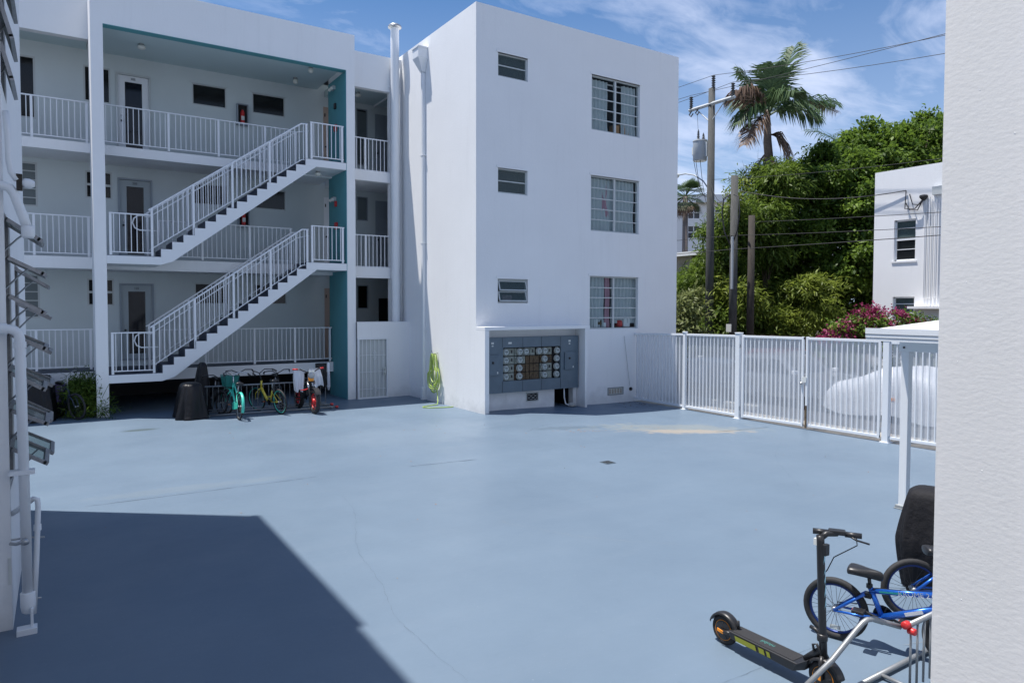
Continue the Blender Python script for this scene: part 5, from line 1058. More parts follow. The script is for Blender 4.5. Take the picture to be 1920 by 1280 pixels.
# cloth covers
def cover(name, label, cx, cy, sx, sy, h, seed, material='cover', top=.75, rot=0, ridge=0, skew=(0, 0), cat='cover', group=None, belly=0):
    rnd = random.Random(seed); N, Mz = 64, 26; m_ = MB(); ph = [rnd.uniform(0, 6.3) for _ in range(6)]; ca, sa = math.cos(rot), math.sin(rot)
    for j in range(Mz+1):
        v = j/Mz; zf = 1-v
        for i in range(N):
            t = 2*math.pi*i/N; ex = .62; cx_, cy_ = math.copysign(abs(math.cos(t))**ex, math.cos(t)), math.copysign(abs(math.sin(t))**ex, math.sin(t))
            if v < .16: k_ = top*math.sin(v/.16*math.pi/2)**.8
            else: k_ = top+(1-top)*((v-.16)/.84)**.8
            fold = 1+(.02+.07*v)*math.sin(t*7+ph[0]+1.2*math.sin(v*3+ph[1]))+(.012+.03*v)*math.sin(t*17+ph[2]+v*2)+.02*math.sin(t*3+v*7+ph[3])
            k_ *= 1-belly*max(0, (v-.55)/.45)
            zz = h*(1-.10*(v/.16)**2) if v < .16 else h*.90*(1-(v-.16)/.84)
            zz += .025*math.sin(t*5+ph[4])*(v > .95)+(ridge*(math.cos(t)*.5+.5)*(1-v) if ridge else 0)
            x_, y_ = cx_*sx/2*k_*fold+skew[0]*(1-v), cy_*sy/2*k_*fold+skew[1]*(1-v)
            m_.v.append((cx+x_*ca-y_*sa, cy+x_*sa+y_*ca, max(.012, zz)))
    for j in range(Mz):
        for i in range(N): m_.f.append((j*N+i, j*N+(i+1) % N, (j+1)*N+(i+1) % N, (j+1)*N+i))
    m_.f.append(tuple(range(N)))
    return tag(m_.build(name, material, smooth=True), label, cat, group)
cover('covered_scooter', 'shiny black cover draped over a squat thing by the rack, in the sun line', 2.66, 18.35, .74, .95, .86, 3, top=.62)
cover('covered_bicycle', 'taller peaked black cover behind the squat black one', 3.02, 19.4, .46, .9, 1.26, 5, top=.42, skew=(.06, -.1))
cover('covered_motorbike', 'black covered motorbike under the left balcony behind the window sashes', -.42, 20.1, .75, 1.5, 1.05, 7, top=.7)
cover('covered_grill', 'tall black fabric cover behind the blue bicycles at the right', 6.96, 3.36, .68, .64, .98, 9, top=.58, rot=.3, skew=(-.02, .02), material='cover2', belly=.35)
tag(MB().box(-.10, .12, 20.15, 20.35, .35, .80).build('lilac_crate', 'purple', bevel=.02), 'lilac plastic crate beside the covered motorbike', 'crate')
tl = T('tail_lamp', 'small red lamp glowing dull in the shade under the left balcony', 'lamp', (.20, 20.0, .45)); MB().lathe((.20, 20.0, .45), [(.03, -.03), (.045, 0), (.03, .03)], 12, 'y').build('lens', 'red', tl, smooth=True)

# ---------------- near bikes, rack and scooter
bx = bike('blue bicycle with black saddle in front, beside the scooter', (5.25, 3.26, 0), R(-72), 'bmx', 'blue', 'rimblue', .25, .86, 'black', steer=.1, group='blue bicycles by the near rack')
t1 = textmesh('KROME 2.0', .052, 'lettersw', .001)
def on_tube(me_, parent, a_, b_, off, side=-1, name='lettering', frac=.5):
    a_, b_ = Vector(a_), Vector(b_); d_ = (b_-a_).normalized(); n_ = Vector((0, side, 0)); u_ = n_.cross(d_) if side < 0 else d_.cross(n_)
    if side < 0: X, Y, Z = d_, Vector((0, -1, 0)).cross(d_), Vector((0, -1, 0))
    else: X, Y, Z = -d_, Vector((0, 1, 0)).cross(-d_), Vector((0, 1, 0))
    o_ = bpy.data.objects.new(name, me_); col.objects.link(o_); o_.parent = parent; Mx = Matrix((X, Y, Z)).transposed().to_4x4(); Mx.translation = a_.lerp(b_, frac)+n_*off; o_.matrix_local = Mx; return o_
on_tube(t1, bx, (.255, 0, .46), (.74, 0, .54), .026, -1, 'frame_lettering', .66)
MB().cbox((.40, -.0235, .485), (.16, .002, .012), Matrix.Rotation(R(-9), 3, 'Y')).build('frame_stripe', 'bteal', bx, local=True)
for s_ in (-1,): MB().cbox((.56, -.027, .37), (.13, .002, .026), Matrix.Rotation(R(-24), 3, 'Y')).build('frame_decal', 'cloth_w', bx, local=True)
MB().box(.215, .265, -.03, .03, .40, .44).build('rear_brake', 'black', bx, local=True, bevel=.004)
B(bx, 'brake_cable', 'black', ([(.24, 0, .44), (.30, -.03, .50), (.50, -.03, .53), (.70, -.03, .58), (.76, -.1, .70)], .003), n=5)
MB().box(-.04, .04, -.003, .003, .33-.25, .36-.25).build('spoke_reflector', 'label', bx, local=True)
bike('second blue bicycle, half hidden by the near wall', (6.14, 3.10, 0), R(-42), 'bmx', 'blue', 'rimblue', .26, .88, 'black', lean=-3, steer=.2, group='blue bicycles by the near rack')
nk = T('near_bicycle_rack', 'galvanised tubular bicycle rack with red plastic caps in the near corner', 'bike rack', (4.9, 2.6, 0))
def NR(name, path, r_, material='galv', n=12): return MB().tube(path, r_, n).build(name, material, nk, smooth=True)
NR('end_loop', [(4.02, 2.84, .03), (4.38, 2.735, .29), (4.58, 2.68, .475), (4.62, 2.668, .51), (4.66, 2.655, .53), (4.70, 2.64, .53), (4.74, 2.62, .515), (4.86, 2.535, .475)], .019)
NR('top_rail', [(4.88, 2.50, .49), (6.3, 2.50, .49)], .019); NR('bottom_rail', [(4.55, 2.72, .03), (6.3, 2.72, .03)], .019); NR('bottom_rail', [(4.3, 2.40, .03), (6.3, 2.40, .03)], .019)
MB().lathe((4.865, 2.50, .50), [(.022, -.025), (.026, -.022), (.026, .022), (.022, .026)], 14, 'x').build('red_cap', 'red', nk, smooth=True)
MB().lathe((4.885, 2.47, .462), [(.020, -.026), (.024, -.022), (.024, .022), (.020, .026)], 14, 'y').build('red_cap', 'red', nk, smooth=True)
rbm = MB().tube([(0, 0, 0), (0, 0, .46)], .0085, 8).mesh('rack_bar', 'galv', smooth=True)
for k in range(15): inst('rack_bar', rbm, nk, (4.93+k*.09, 2.50, .03))
for x_ in (4.95, 5.6, 6.25): NR('foot', [(x_, 2.74, .03), (x_, 2.38, .03)], .014)

sc = T('electric_scooter', 'black kick scooter with orange wheel rings standing in the foreground', 'scooter', (4.42, 3.68, 0), R(-90))
def swheel(x, label):
    w_ = bpy.data.objects.new('wheel', MB().lathe((0, 0, 0), [(.03, -.032), (.075, -.024), (.078, 0), (.075, .024), (.03, .032)], 24, 'y').mesh('wheel', 'black')); col.objects.link(w_); w_.parent = sc; w_.location = (x, 0, .118)
    MB().tube([(math.cos(2*math.pi*k/36)*.094, 0, math.sin(2*math.pi*k/36)*.094) for k in range(36)], .0245, 12, closed=True).build('tyre', 'rubber', w_, smooth=True, local=True)
    for s_ in (-1, 1): MB().tube([(math.cos(2*math.pi*k/36)*.0775, s_*.0215, math.sin(2*math.pi*k/36)*.0775) for k in range(36)], .0022, 5, closed=True).build('rim_ring', 'orange', w_, smooth=True, local=True)
    m_ = MB()
    for k in range(5): a_ = k*1.2566+.3; m_.tube([(math.cos(a_)*.02, -.024, math.sin(a_)*.02), (math.cos(a_)*.07, -.022, math.sin(a_)*.07)], .008, 6)
    m_.build('wheel_spokes', 'black', w_, local=True)
    return w_
wr = swheel(0, 'r'); wf = swheel(.865, 'f')
m_ = MB(); outline = [(.10, .145), (.66, .145), (.73, .165), (.75, .20)]
m_.add([(.09, -.075, .165), (.70, -.08, .165), (.77, -.055, .215), (.77, .055, .215), (.70, .08, .165), (.09, .075, .165), (.11, -.07, .105), (.66, -.075, .095), (.745, -.05, .13), (.745, .05, .13), (.66, .075, .095), (.11, .07, .105)],
       [(0, 5, 4, 1), (1, 4, 3, 2), (6, 7, 10, 11), (7, 8, 9, 10), (0, 1, 7, 6), (1, 2, 8, 7), (2, 3, 9, 8), (3, 4, 10, 9), (4, 5, 11, 10), (5, 0, 6, 11)])
dk = m_.build('deck', 'black', sc, local=True, bevel=.008)
MB().box(.12, .66, -.062, .062, .1655, .168).build('grip_mat', 'rubber', dk, local=True)
o_ = bpy.data.objects.new('deck_lettering', textmesh('niubil', .055, 'lettersg', .0004)); col.objects.link(o_); o_.parent = dk; o_.location = (.40, 0, .1688); o_.rotation_euler = (0, 0, R(180))
for x0, x1 in ((.17, .36), (.385, .435), (.455, .485)):
    MB().add([(x0, -.0795, .112), (x1, -.0795, .112), (x1-.012, -.0815, .152), (x0-.012, -.0815, .152)], [(0, 1, 2, 3)]).build('side_sticker', 'lime', dk, local=True)
for s_ in (-1, 1):
    B(sc, 'rear_arm', 'black', ([(0, s_*.045, .118), (.11, s_*.05, .135)], .016)); MB().cbox((-.0, s_*.058, .122), (.062, .006, .026), Matrix.Rotation(R(8), 3, 'Y')).build('rear_reflector', 'orange', sc, local=True, bevel=.003)
    MB().cbox((.862, s_*.058, .15), (.022, .006, .075)).build('front_reflector', 'orange', sc, local=True, bevel=.003)
    B(sc, 'fork_leg', 'black', ([(.865, s_*.045, .118), (.862, s_*.046, .22), (.855, s_*.02, .27)], .016))
def mudguard(cx, a0, a1, rr=.135):
    m_ = MB(); N = 16; vs = []
    for k in range(N+1):
        a_ = a0+(a1-a0)*k/N
        for yy, d_ in ((-.04, -.014), (-.030, .002), (0, .006), (.030, .002), (.04, -.014)): vs.append((cx+math.cos(a_)*(rr+d_), yy, .118+math.sin(a_)*(rr+d_)))
    m_.add(vs, [(i*5+k, i*5+k+1, (i+1)*5+k+1, (i+1)*5+k) for i in range(N) for k in range(4)]); o_ = m_.build('mudguard', 'black', sc, smooth=True, local=True); so = o_.modifiers.new('solid', 'SOLIDIFY'); so.thickness = .004; return o_
mudguard(0, R(10), R(165)); mudguard(.865, R(15), R(150))
B(sc, 'mudguard_stay', 'black', ([(.12, 0, .165), (.13, 0, .20), (.125, 0, .235)], .012))
B(sc, 'neck', 'black', ([(.72, 0, .19), (.80, 0, .27), (.835, 0, .30)], .026), n=12)
B(sc, 'folding_latch', 'black', ([(.86, -.02, .26), (.82, -.03, .345), (.79, -.03, .33), (.80, -.03, .29)], .009), ([(.845, 0, .40), (.79, 0, .43), (.75, 0, .435)], .014))
MB().lathe((.842, 0, .37), [(.034, 0), (.036, .015), (.036, .04), (.03, .05)], 16).build('stem_collar', 'black', sc, local=True, smooth=True)
B(sc, 'stem', 'black', ([(.855, 0, .24), (.842, 0, .45), (.815, 0, 1.06), (.813, 0, 1.10)], .0265), n=14)
for z_, h_ in ((.91, .13), (.83, .05), (.77, .07), (.68, .10), (.60, .08)):
    m_ = MB(); xx = .8155+(1.06-z_)*.044+.0268; m_.add([(xx-.0015, -.009, z_), (xx-.003, .013, z_+.005), (xx-.003, .012, z_+.03), (xx-.0006, .004, z_+h_)], [(0, 1, 2, 3)]); m_.build('stem_sticker', 'sticker', sc, local=True)
# the bar is turned on the stem
bd = Vector((.32, .22, 0)).normalized(); c0 = Vector((.872, .104, 1.112))
hb_ = B(sc, 'handlebar', 'black', ([(.813, 0, 1.08), (.835, .04, 1.112), c0], .022), ([c0-bd*.14, c0+bd*.14], .013))
B(hb_, 'grip', 'black', ([c0-bd*.155, c0-bd*.05], .021), ); B(hb_, 'grip', 'black', ([c0+bd*.05, c0+bd*.155], .020))
MB().cbox(c0+Vector((0, 0, .012)), (.11, .06, .03), Matrix.Rotation(math.atan2(bd.y, bd.x), 3, 'Z')).build('display', 'black', hb_, local=True, bevel=.008)
B(hb_, 'brake_lever', 'black', ([c0+bd*.06, c0+bd*.10+Vector((.03, -.01, -.025)), c0+bd*.17+Vector((.045, -.01, -.04))], .007))
B(sc, 'brake_cable', 'black', ([c0+bd*.12, c0+bd*.10+Vector((.02, .02, -.07)), Vector((.87, .075, .95)), Vector((.845, .04, .86)), Vector((.83, .02, .83))], .004), n=6)
MB().box(.775, .80, -.02, .02, 1.03, 1.075).build('paper_tag', 'label', sc, local=True); MB().box(.838, .868, -.02, .03, .97, 1.05).build('headlight', 'black', sc, local=True, bevel=.006)

# ================================================================ BEYOND THE FENCE
def car(name, label, cx, cy, L_, w_, h_, paint, z=-.10, rot=90):
    t_ = T(name, label, 'car', (cx, cy, z), R(rot)); prof = [(-.5, .30), (-.495, .52), (-.46, .60), (-.24, .66), (-.10, .97), (.0, 1.0), (.18, .99), (.36, .68), (.48, .62), (.5, .45), (.5, .28)]
    m_ = MB(); n = len(prof); vs = []
    for k, sy in enumerate((-1, -.86, .86, 1)):
        for x_, z_ in prof: zz = z_*h_; hi = max(0, (z_-.62)/.38); vs.append((x_*L_*(1 if abs(sy) < 1 else .985), sy*w_/2*(1-.22*hi), zz*(1 if abs(sy) < 1 else .97)))
    fs = [(k*n+i, k*n+(i+1) % n, (k+1)*n+(i+1) % n, (k+1)*n+i) for k in range(3) for i in range(n)]+[tuple(range(n)), tuple(range(4*n-1, 3*n-1, -1))]
    m_.add(vs, fs); b_ = m_.build('body', paint, t_, local=True, bevel=.05)
    for s_ in (-1, 1):
        m_ = MB(); yy = lambda z_: s_*(w_/2*(1-.22*max(0, (z_-.62)/.38))+.012)
        for a_ in ([(-.20, .69), (-.02, .69), (-.02, .95), (-.09, .94)], [(0, .69), (.30, .69), (.17, .94), (0, .95)]): m_.add([(x_*L_, yy(z_), z_*h_*.975) for x_, z_ in a_], [(0, 1, 2, 3)])
        m_.build('side_window', 'carglass', t_, local=True)
        MB().box(-.26*L_, -.23*L_, s_*(w_/2+.0), s_*(w_/2+.16), .66*h_, .74*h_).build('wing_mirror', 'white', t_, local=True, bevel=.02)
        MB().box(-.503*L_, -.48*L_, s_*w_*.28, s_*w_*.44, .44*h_, .54*h_).build('headlight', 'lamp', t_, local=True, bevel=.01); MB().box(.48*L_, .503*L_, s_*w_*.28, s_*w_*.44, .44*h_, .54*h_).build('tail_light', 'red', t_, local=True, bevel=.01)
        for x_ in (-.32, .32):
            w2 = bpy.data.objects.new('wheel', MB().lathe((0, 0, 0), [(.02, -.1), (.19, -.10), (.2, -.02), (.2, .10), (.02, .1)], 18, 'y').mesh('wheel', 'steel')); col.objects.link(w2); w2.parent = t_; w2.location = (x_*L_, s_*(w_/2-.12), .32)
            MB().lathe((0, 0, 0), [(.2, -.1), (.3, -.11), (.32, -.06), (.32, .06), (.3, .11), (.2, .1)], 22, 'y').build('tyre', 'rubber', w2, local=True, smooth=True)
    m_ = MB(); 
    for (xa, za), (xb, zb_) in (((-.235, .68), (-.105, .95)), ((.355, .70), (.19, .97))): m_.add([(xa*L_, -w_*.38, za*h_+.015), (xa*L_, w_*.38, za*h_+.015), (xb*L_, w_*.34, zb_*h_+.015), (xb*L_, -w_*.34, zb_*h_+.015)], [(0, 1, 2, 3)])
    m_.build('windscreen', 'carglass', t_, local=True)
car('parked_car', 'silver car seen hazily through the left gate leaf', 17.9, 12.9, 4.3, 1.75, 1.42, 'carpaint')
car('parked_car', 'dark red car farther off in the alley behind the left gate leaf', 20.6, 14.8, 4.2, 1.7, 1.4, 'carred')
car('parked_car', 'dark car behind the shaded fence panel', 18.6, 18.6, 4.3, 1.75, 1.4, 'cardark')
# car under a silver cover
m_ = MB(); N, K = 60, 28; Lc, wc = 4.4, 1.86; rnd = random.Random(4); cyc, cxc = 8.95, 17.75
def hcov(u):
    pts = [(0, .42), (.03, .68), (.12, .80), (.26, .98), (.38, 1.26), (.5, 1.34), (.62, 1.30), (.78, 1.02), (.90, .86), (.97, .72), (1, .42)]
    for (a_, b_), (c_, d_) in zip(pts[:-1], pts[1:]):
        if u <= c_: t = (u-a_)/(c_-a_); t = t*t*(3-2*t)*.4+t*.6; return b_+(d_-b_)*t
    return pts[-1][1]
for i in range(N+1):
    u = i/N; H_ = hcov(u); W_ = wc/2*(1-.35*abs(2*u-1)**6)
    for j in range(K+1):
        a_ = math.pi*j/K; c_ = math.cos(a_); s_ = math.sin(a_); yy = math.copysign(abs(c_)**.45, c_)*W_; zz = H_*s_**.38
        zz = max(.12+.06*math.sin(u*14), zz); fold = .018*math.sin(u*38+3*c_)+.012*math.sin(u*71+c_*8); yy += math.copysign(fold*(1-s_*.8), c_); zz += .012*math.sin(u*25+c_*11)
        m_.v.append((cxc+yy, cyc-Lc/2+u*Lc, -.10+zz))
for i in range(N):
    for j in range(K): a_ = i*(K+1)+j; m_.f.append((a_, a_+K+1, a_+K+2, a_+1))
for e in (0, N): m_.f.append(tuple(e*(K+1)+j for j in range(K+1)))
cc = tag(m_.build('covered_car', 'carcover', smooth=True), 'car under a silver cover behind the right gate leaf', 'car')
MB().box(16.79, 16.82, 9.0, 9.25, .45, .52).build('cover_strap', 'orange')
bpy.data.objects['cover_strap'].parent = cc
bn = T('pale_bin', 'pale boxy bin seen through the fence mesh left of the gate post', 'bin', (17.6, 15.1, -.1))
MB().box(17.1, 18.2, 14.3, 15.9, .28, .95).build('bin_body', 'cloth_w', bn, bevel=.03); MB().box(17.05, 18.25, 14.25, 15.95, .95, 1.03).build('bin_lid', 'label', bn, bevel=.02); MB().box(17.2, 18.1, 14.5, 15.7, -.1, .28).build('bin_base', 'asphalt', bn)
for y_ in (14.0, 12.6): tag(MB().box(15.6, 15.78, y_-.55, y_+.55, -.1, .06).build('parking_stop', 'kerb', bevel=.02), 'pale concrete wheel stop behind the fence, %s' % ('nearer the white block' if y_ > 13 else 'nearer the gate latch'), 'wheel stop')

# white house
wh = T('white_house', 'sunlit white stucco house with barred windows behind the flowering bush', 'house', (27, 9, 0))
X0 = 24.0
m_ = MB(); m_.wall((X0, 0, 0), (0, 1, 0), (0, 0, 1), (-1, 0, 0), 3, 13.72, -.1, 7.38, [(12.30, 13.02, 4.28, 5.66), (12.30, 13.02, 1.9, 3.06), (8.6, 9.8, 4.28, 5.66)], .16)
m_.quad((X0, 13.72, -.1), (X0+8, 13.72, -.1), (X0+8, 13.72, 7.5), (X0, 13.72, 7.38)); m_.quad((X0, 3, -.1), (X0+8, 3, -.1), (X0+8, 3, 7.4), (X0, 3, 7.38)); m_.quad((X0+8, 3, -.1), (X0+8, 13.72, -.1), (X0+8, 13.72, 7.4), (X0+8, 3, 7.4)); m_.build('wall', 'wall', wh)
MB().box(X0+.25, X0+7.9, 3.2, 13.5, 7.1, 7.2).build('roof', 'wall', wh)
for (y0, y1, z0, z1) in ((12.30, 13.02, 4.28, 5.66), (12.30, 13.02, 1.9, 3.06), (8.6, 9.8, 4.28, 5.66)):
    m_ = MB(); m_.box(X0+.08, X0+.13, y0, y0+.05, z0, z1); m_.box(X0+.08, X0+.13, y1-.05, y1, z0, z1); m_.box(X0+.08, X0+.13, y0, y1, z0, z0+.05); m_.box(X0+.08, X0+.13, y0, y1, z1-.05, z1)
    zm = z0+(z1-z0)*.52; m_.box(X0+.07, X0+.13, y0, y1, zm-.03, zm+.03); m_.box(X0+.09, X0+.12, y0, y1, z0+(z1-z0)*.27, z0+(z1-z0)*.27+.025); m_.box(X0+.09, X0+.12, y0, y1, z0+(z1-z0)*.78, z0+(z1-z0)*.78+.03); wi = m_.build('window', 'white', wh)
    MB().quad((X0+.12, y0, z0), (X0+.12, y1, z0), (X0+.12, y1, zm), (X0+.12, y0, zm)).build('pane', 'glassw', wi); MB().quad((X0+.12, y0, zm), (X0+.12, y1, zm), (X0+.12, y1, z1), (X0+.12, y0, z1)).build('pane', 'glassg', wi)
    MB().box(X0+.2, X0+.22, y0-.1, y1+.1, z0-.1, z1+.1).build('blind', 'blind', wi); MB().box(X0-.03, X0+.01, y0-.06, y1+.06, z0-.06, z0-.001).build('sill', 'wall', wi)
for k in range(9): MB().tube([(X0-.04-.03*(k % 2), 12.0-.055*k, 6.3-.25*((k*7) % 3)*.3), (X0-.04-.03*(k % 2), 12.0-.055*k, 3.0)], .016+.008*(k % 3 == 0), 6).build('conduit', 'wall', wh)
MB().lathe((X0-.10, 12.02, 6.30), [(.03, -.1), (.10, -.02), (.13, .02), (.12, .08), (.04, .1)], 12).build('weatherhead', 'wire', wh)
for a_, b_, c_ in (((12.62, 6.62), (12.60, 6.0), (12.05, 6.25)), ((12.50, 6.48), (12.35, 6.12), (12.05, 6.22)), ((12.62, 6.2), (12.45, 5.95), (12.03, 6.25))): MB().tube([(X0-.05, a_[0], a_[1]), (X0-.14, b_[0], b_[1]), (X0-.13, (b_[0]+c_[0])/2-.05, b_[1]-.03), (X0-.10, c_[0], c_[1])], .018, 6).build('service_loop', 'wire', wh)
MB().box(X0-.35, X0, 10.2, 12.35, 2.66, 2.74).build('window_ledge', 'wall', wh); MB().box(X0-.12, X0, 11.4, 11.75, 6.35, 6.62).build('lamp_box', 'frame', wh)

# far flats and a low roof
fb = T('far_flats', 'pale distant flats between the white block and the utility pole', 'building', (60, 56, 0))
Fa, Fb_ = Vector((53.0, 56.3, 0)), Vector((64.0, 48.5, 0)); dF = (Fb_-Fa).normalized(); nF = Vector((-dF.y, dF.x, 0)); nF = nF if nF.dot(Fa) < 0 else -nF
m_ = MB(); hl = []
LF = (Fb_-Fa).length
for u_ in (2.3, 5.2, 8.1, 11.0):
    for z_ in (10.2, 12.3): hl.append((u_, u_+1.2, z_, z_+1.25))
m_.wall(Fa, dF, (0, 0, 1), nF, 0, LF, 0, 13.9, hl, .2); m_.quad(Fa, Fa-nF*8, Fa-nF*8+Vector((0, 0, 13.9)), Fa+Vector((0, 0, 13.9))); m_.build('wall', 'wall', fb)
m_ = MB(); c8 = [Fa+nF*.7-dF*.7, Fb_+nF*.7+dF*.7, Fb_-nF*8.7+dF*.7, Fa-nF*8.7-dF*.7]; m_.add([p+Vector((0, 0, 13.92)) for p in c8]+[p+Vector((0, 0, 14.75)) for p in c8], [(0, 3, 2, 1), (4, 5, 6, 7), (0, 1, 5, 4), (1, 2, 6, 5), (2, 3, 7, 6), (3, 0, 4, 7)]); m_.build('roof', 'roofw', fb)
for a_, b_, c_, d_ in hl:
    P_ = lambda u, v, w: Fa+dF*u+Vector((0, 0, v))-nF*w
    w_ = MB().quad(P_(a_, c_, .18), P_(b_, c_, .18), P_(b_, d_, .18), P_(a_, d_, .18)).build('window', 'carglass', fb); m_ = MB()
    for u in (a_+.6,): m_.quad(P_(u-.05, c_, .12), P_(u+.05, c_, .12), P_(u+.05, d_, .12), P_(u-.05, d_, .12))
    m_.quad(P_(a_, (c_+d_)/2-.05, .12), P_(b_, (c_+d_)/2-.05, .12), P_(b_, (c_+d_)/2+.05, .12), P_(a_, (c_+d_)/2+.05, .12)); m_.build('glazing_bar', 'white', w_)
lr = T('low_house', 'low house with a thin white flat roof behind the bamboo', 'house', (28, 26, 0))
MB().box(25.0, 34, 23.0, 31, -.1, 5.1).build('wall', 'sand', lr); MB().box(24.6, 34.4, 22.0, 31.4, 5.1, 5.28).build('roof', 'roofw', lr)
tf = T('timber_fence', 'dark timber fence in the shade under the trees', 'fence', (24.5, 18, 0)); bdm = MB().box(0, .03, -.10, .10, 0, 1.75).mesh('board', 'timber')
for k in range(48): inst('board', bdm, tf, (23.6+.01*(k % 2), 13.9+k*.215, -.12), (1, 1, .97+.03*((k*37) % 5)/5))
MB().box(23.63, 23.68, 13.8, 24.2, .3, .4).build('rail', 'timber', tf)

# utility poles
up = T('utility_pole', 'tall weathered utility pole with crossarm and insulators', 'pole', (22.9, 20.1, 0))
MB().tube([(22.9, 20.1, -.1), (22.9, 20.1, 5), (22.9, 20.1, 11.75)], [.19, .165, .135], 14).build('shaft', 'wood', up, smooth=True)
MB().tube([(22.82, 21.25, 11.10), (22.82, 18.85, 11.10)], .08, 4).build('crossarm', 'trafo', up)
for s_ in (1, -1): MB().tube([(22.82, 20.1+s_*.75, 11.05), (22.84, 20.1+s_*.1, 10.45)], .022, 5).build('brace', 'trafo', up)
for y_, z_ in ((21.15, 11.15), (18.95, 11.15), (20.02, 11.75)):
    m_ = MB(); m_.lathe((22.82 if z_ < 11.5 else 22.9, y_, z_), [q for k in range(6) for q in ((.05, k*.09), (.09, k*.09+.03), (.05, k*.09+.06))], 12); m_.build('insulator', 'insul', up)
for y_ in (21.1, 20.75, 19.25): MB().tube([(22.80, y_, 11.05), (22.76, y_+.1, 10.9), (22.76, y_, 10.8), (22.78, y_-.1, 10.92)], .028, 6).build('cutout', 'insul', up)
MB().tube([(22.9, 20.0, 11.8), (22.95, 20.0, 11.5), (22.95, 20.0, 11.3)], .03, 6).build('bracket', 'steel', up)
tr_ = T('transformer', 'grey cylindrical transformer hung on the tall pole', 'transformer', (22.85, 20.64, 8.9))
MB().lathe((22.85, 20.66, 8.86), [(.27, 0), (.29, .03), (.29, .80), (.31, .82), (.30, .86), (.1, .90)], 22).build('tank', 'trafo', tr_, smooth=True); auto_smooth(tr_.children[0])
for dy_, h_ in ((.1, .42), (-.18, .22)): MB().lathe((22.85, 20.66+dy_, 9.74), [q for k in range(4) for q in ((.04, k*h_/4), (.07-.01*k, k*h_/4+h_/8))]+[(.01, h_+.05)], 10).build('bushing', 'insul', tr_)
MB().box(22.82, 22.9, 20.25, 20.42, 9.0, 9.6).build('mount', 'trafo', tr_); MB().box(22.8, 22.9, 20.98, 21.06, 9.2, 9.5).build('side_box', 'lamp', tr_)
sl = T('street_lamp', 'street lamp on a curved arm reaching left from the tall pole', 'lamp', (22.9, 20.1, 7.6))
MB().tube([(22.9, 20.15, 7.55), (22.9, 20.5, 8.0), (22.9, 21.0, 8.33), (22.9, 21.5, 8.47), (22.9, 22.0, 8.48)], .03, 8).build('arm', 'trafo', sl, smooth=True); MB().lathe((22.9, 21.9, 8.47), [(.05, 0), (.12, .1), (.13, .35), (.09, .55), (.02, .6)], 12, 'y').build('lamp_head', 'lamp', sl, smooth=True)
q2 = T('utility_pole', 'shorter grey pole with cable loops right of the tall pole', 'pole', (21.9, 18.05, 0)); MB().tube([(21.9, 18.05, -.1), (21.9, 18.05, 7.74)], [.165, .135], 14).build('shaft', 'wood', q2, smooth=True)
for s_, zz in ((1, 6.9), (-1, 6.4)):
    MB().tube([(21.75, 18.05+s_*.1, 7.0), (21.7, 18.05+s_*.35, 6.9), (21.7, 18.05+s_*.42, 6.3), (21.72, 18.05+s_*.3, 5.6), (21.75, 18.05, 5.0)], .025, 6).build('cable_loop', 'wire', q2, smooth=True)
MB().tube([(21.70, 17.95, 5.4), (21.70, 17.95, 3.4)], .05, 8).build('cable_guard', 'trafo', q2)
MB().box(21.66, 21.68, 17.93, 18.17, 1.75, 2.05).build('notice', 'label', q2)
q3 = T('utility_pole', 'short brown pole half buried in the foliage', 'pole', (22.3, 17.55, 0)); MB().tube([(22.3, 17.55, -.1), (22.3, 17.55, 6.2)], [.15, .12], 12).build('shaft', 'wooddk', q3, smooth=True)
def sag(a_, b_, s_, n=14): a_, b_ = Vector(a_), Vector(b_); return [a_.lerp(b_, k/n)-Vector((0, 0, s_*4*(k/n)*(1-k/n))) for k in range(n+1)]
GW = 'overhead wires along the alley'
def wire(label, path, r_=.014, grp=GW): return tag(MB().tube(path, r_*.72, 5).build('overhead_wire', 'wire', smooth=True), label, 'wire', grp)
wire('topmost overhead wire over the palm', sag((22.82, 30, 12.6), (22.9, 20.02, 12.28), .10)+sag((22.9, 20.02, 12.28), (22.9, 3, 10.55), .35)[1:])
wire('second overhead wire just under the topmost one', sag((22.82, 30, 12.3), (22.82, 21.15, 11.72), .10)+sag((22.82, 21.15, 11.72), (22.82, 3, 10.75), .15)[1:])
wire('third overhead wire crossing behind the palm crown', sag((22.82, 30, 11.9), (22.82, 18.95, 11.70), .20)+sag((22.82, 18.95, 11.70), (22.9, 3, 9.8), .30)[1:])
wire('wire running from the tall pole over the dark tree tops', sag((22.85, 20.1, 8.0), (21.5, 4, 6.9), .25), .012)
wire('upper of three wires crossing in front of the white house', sag((22.3, 17.55, 5.95), (21.5, 4, 5.25), .08), .014)
wire('middle of three wires crossing in front of the white house', sag((21.8, 30, 5.9), (21.75, 18.05, 5.45), .1)+sag((21.75, 18.05, 5.45), (21.5, 4, 4.9), .1)[1:], .014)
wire('lowest of three wires crossing in front of the white house', sag((21.8, 30, 5.2), (21.75, 18.05, 4.92), .1)+sag((21.75, 18.05, 4.92), (21.5, 4, 4.8), .05)[1:], .018)
wire('service drop swooping from the trees to the house corner', sag((23.5, 19.5, 7.6), (23.95, 12.62, 6.62), .35), .022, None)
wire('thin lead dropping from the crossarm to the transformer', [(22.8, 20.78, 10.8), (22.83, 20.76, 10.2)], .010, None)
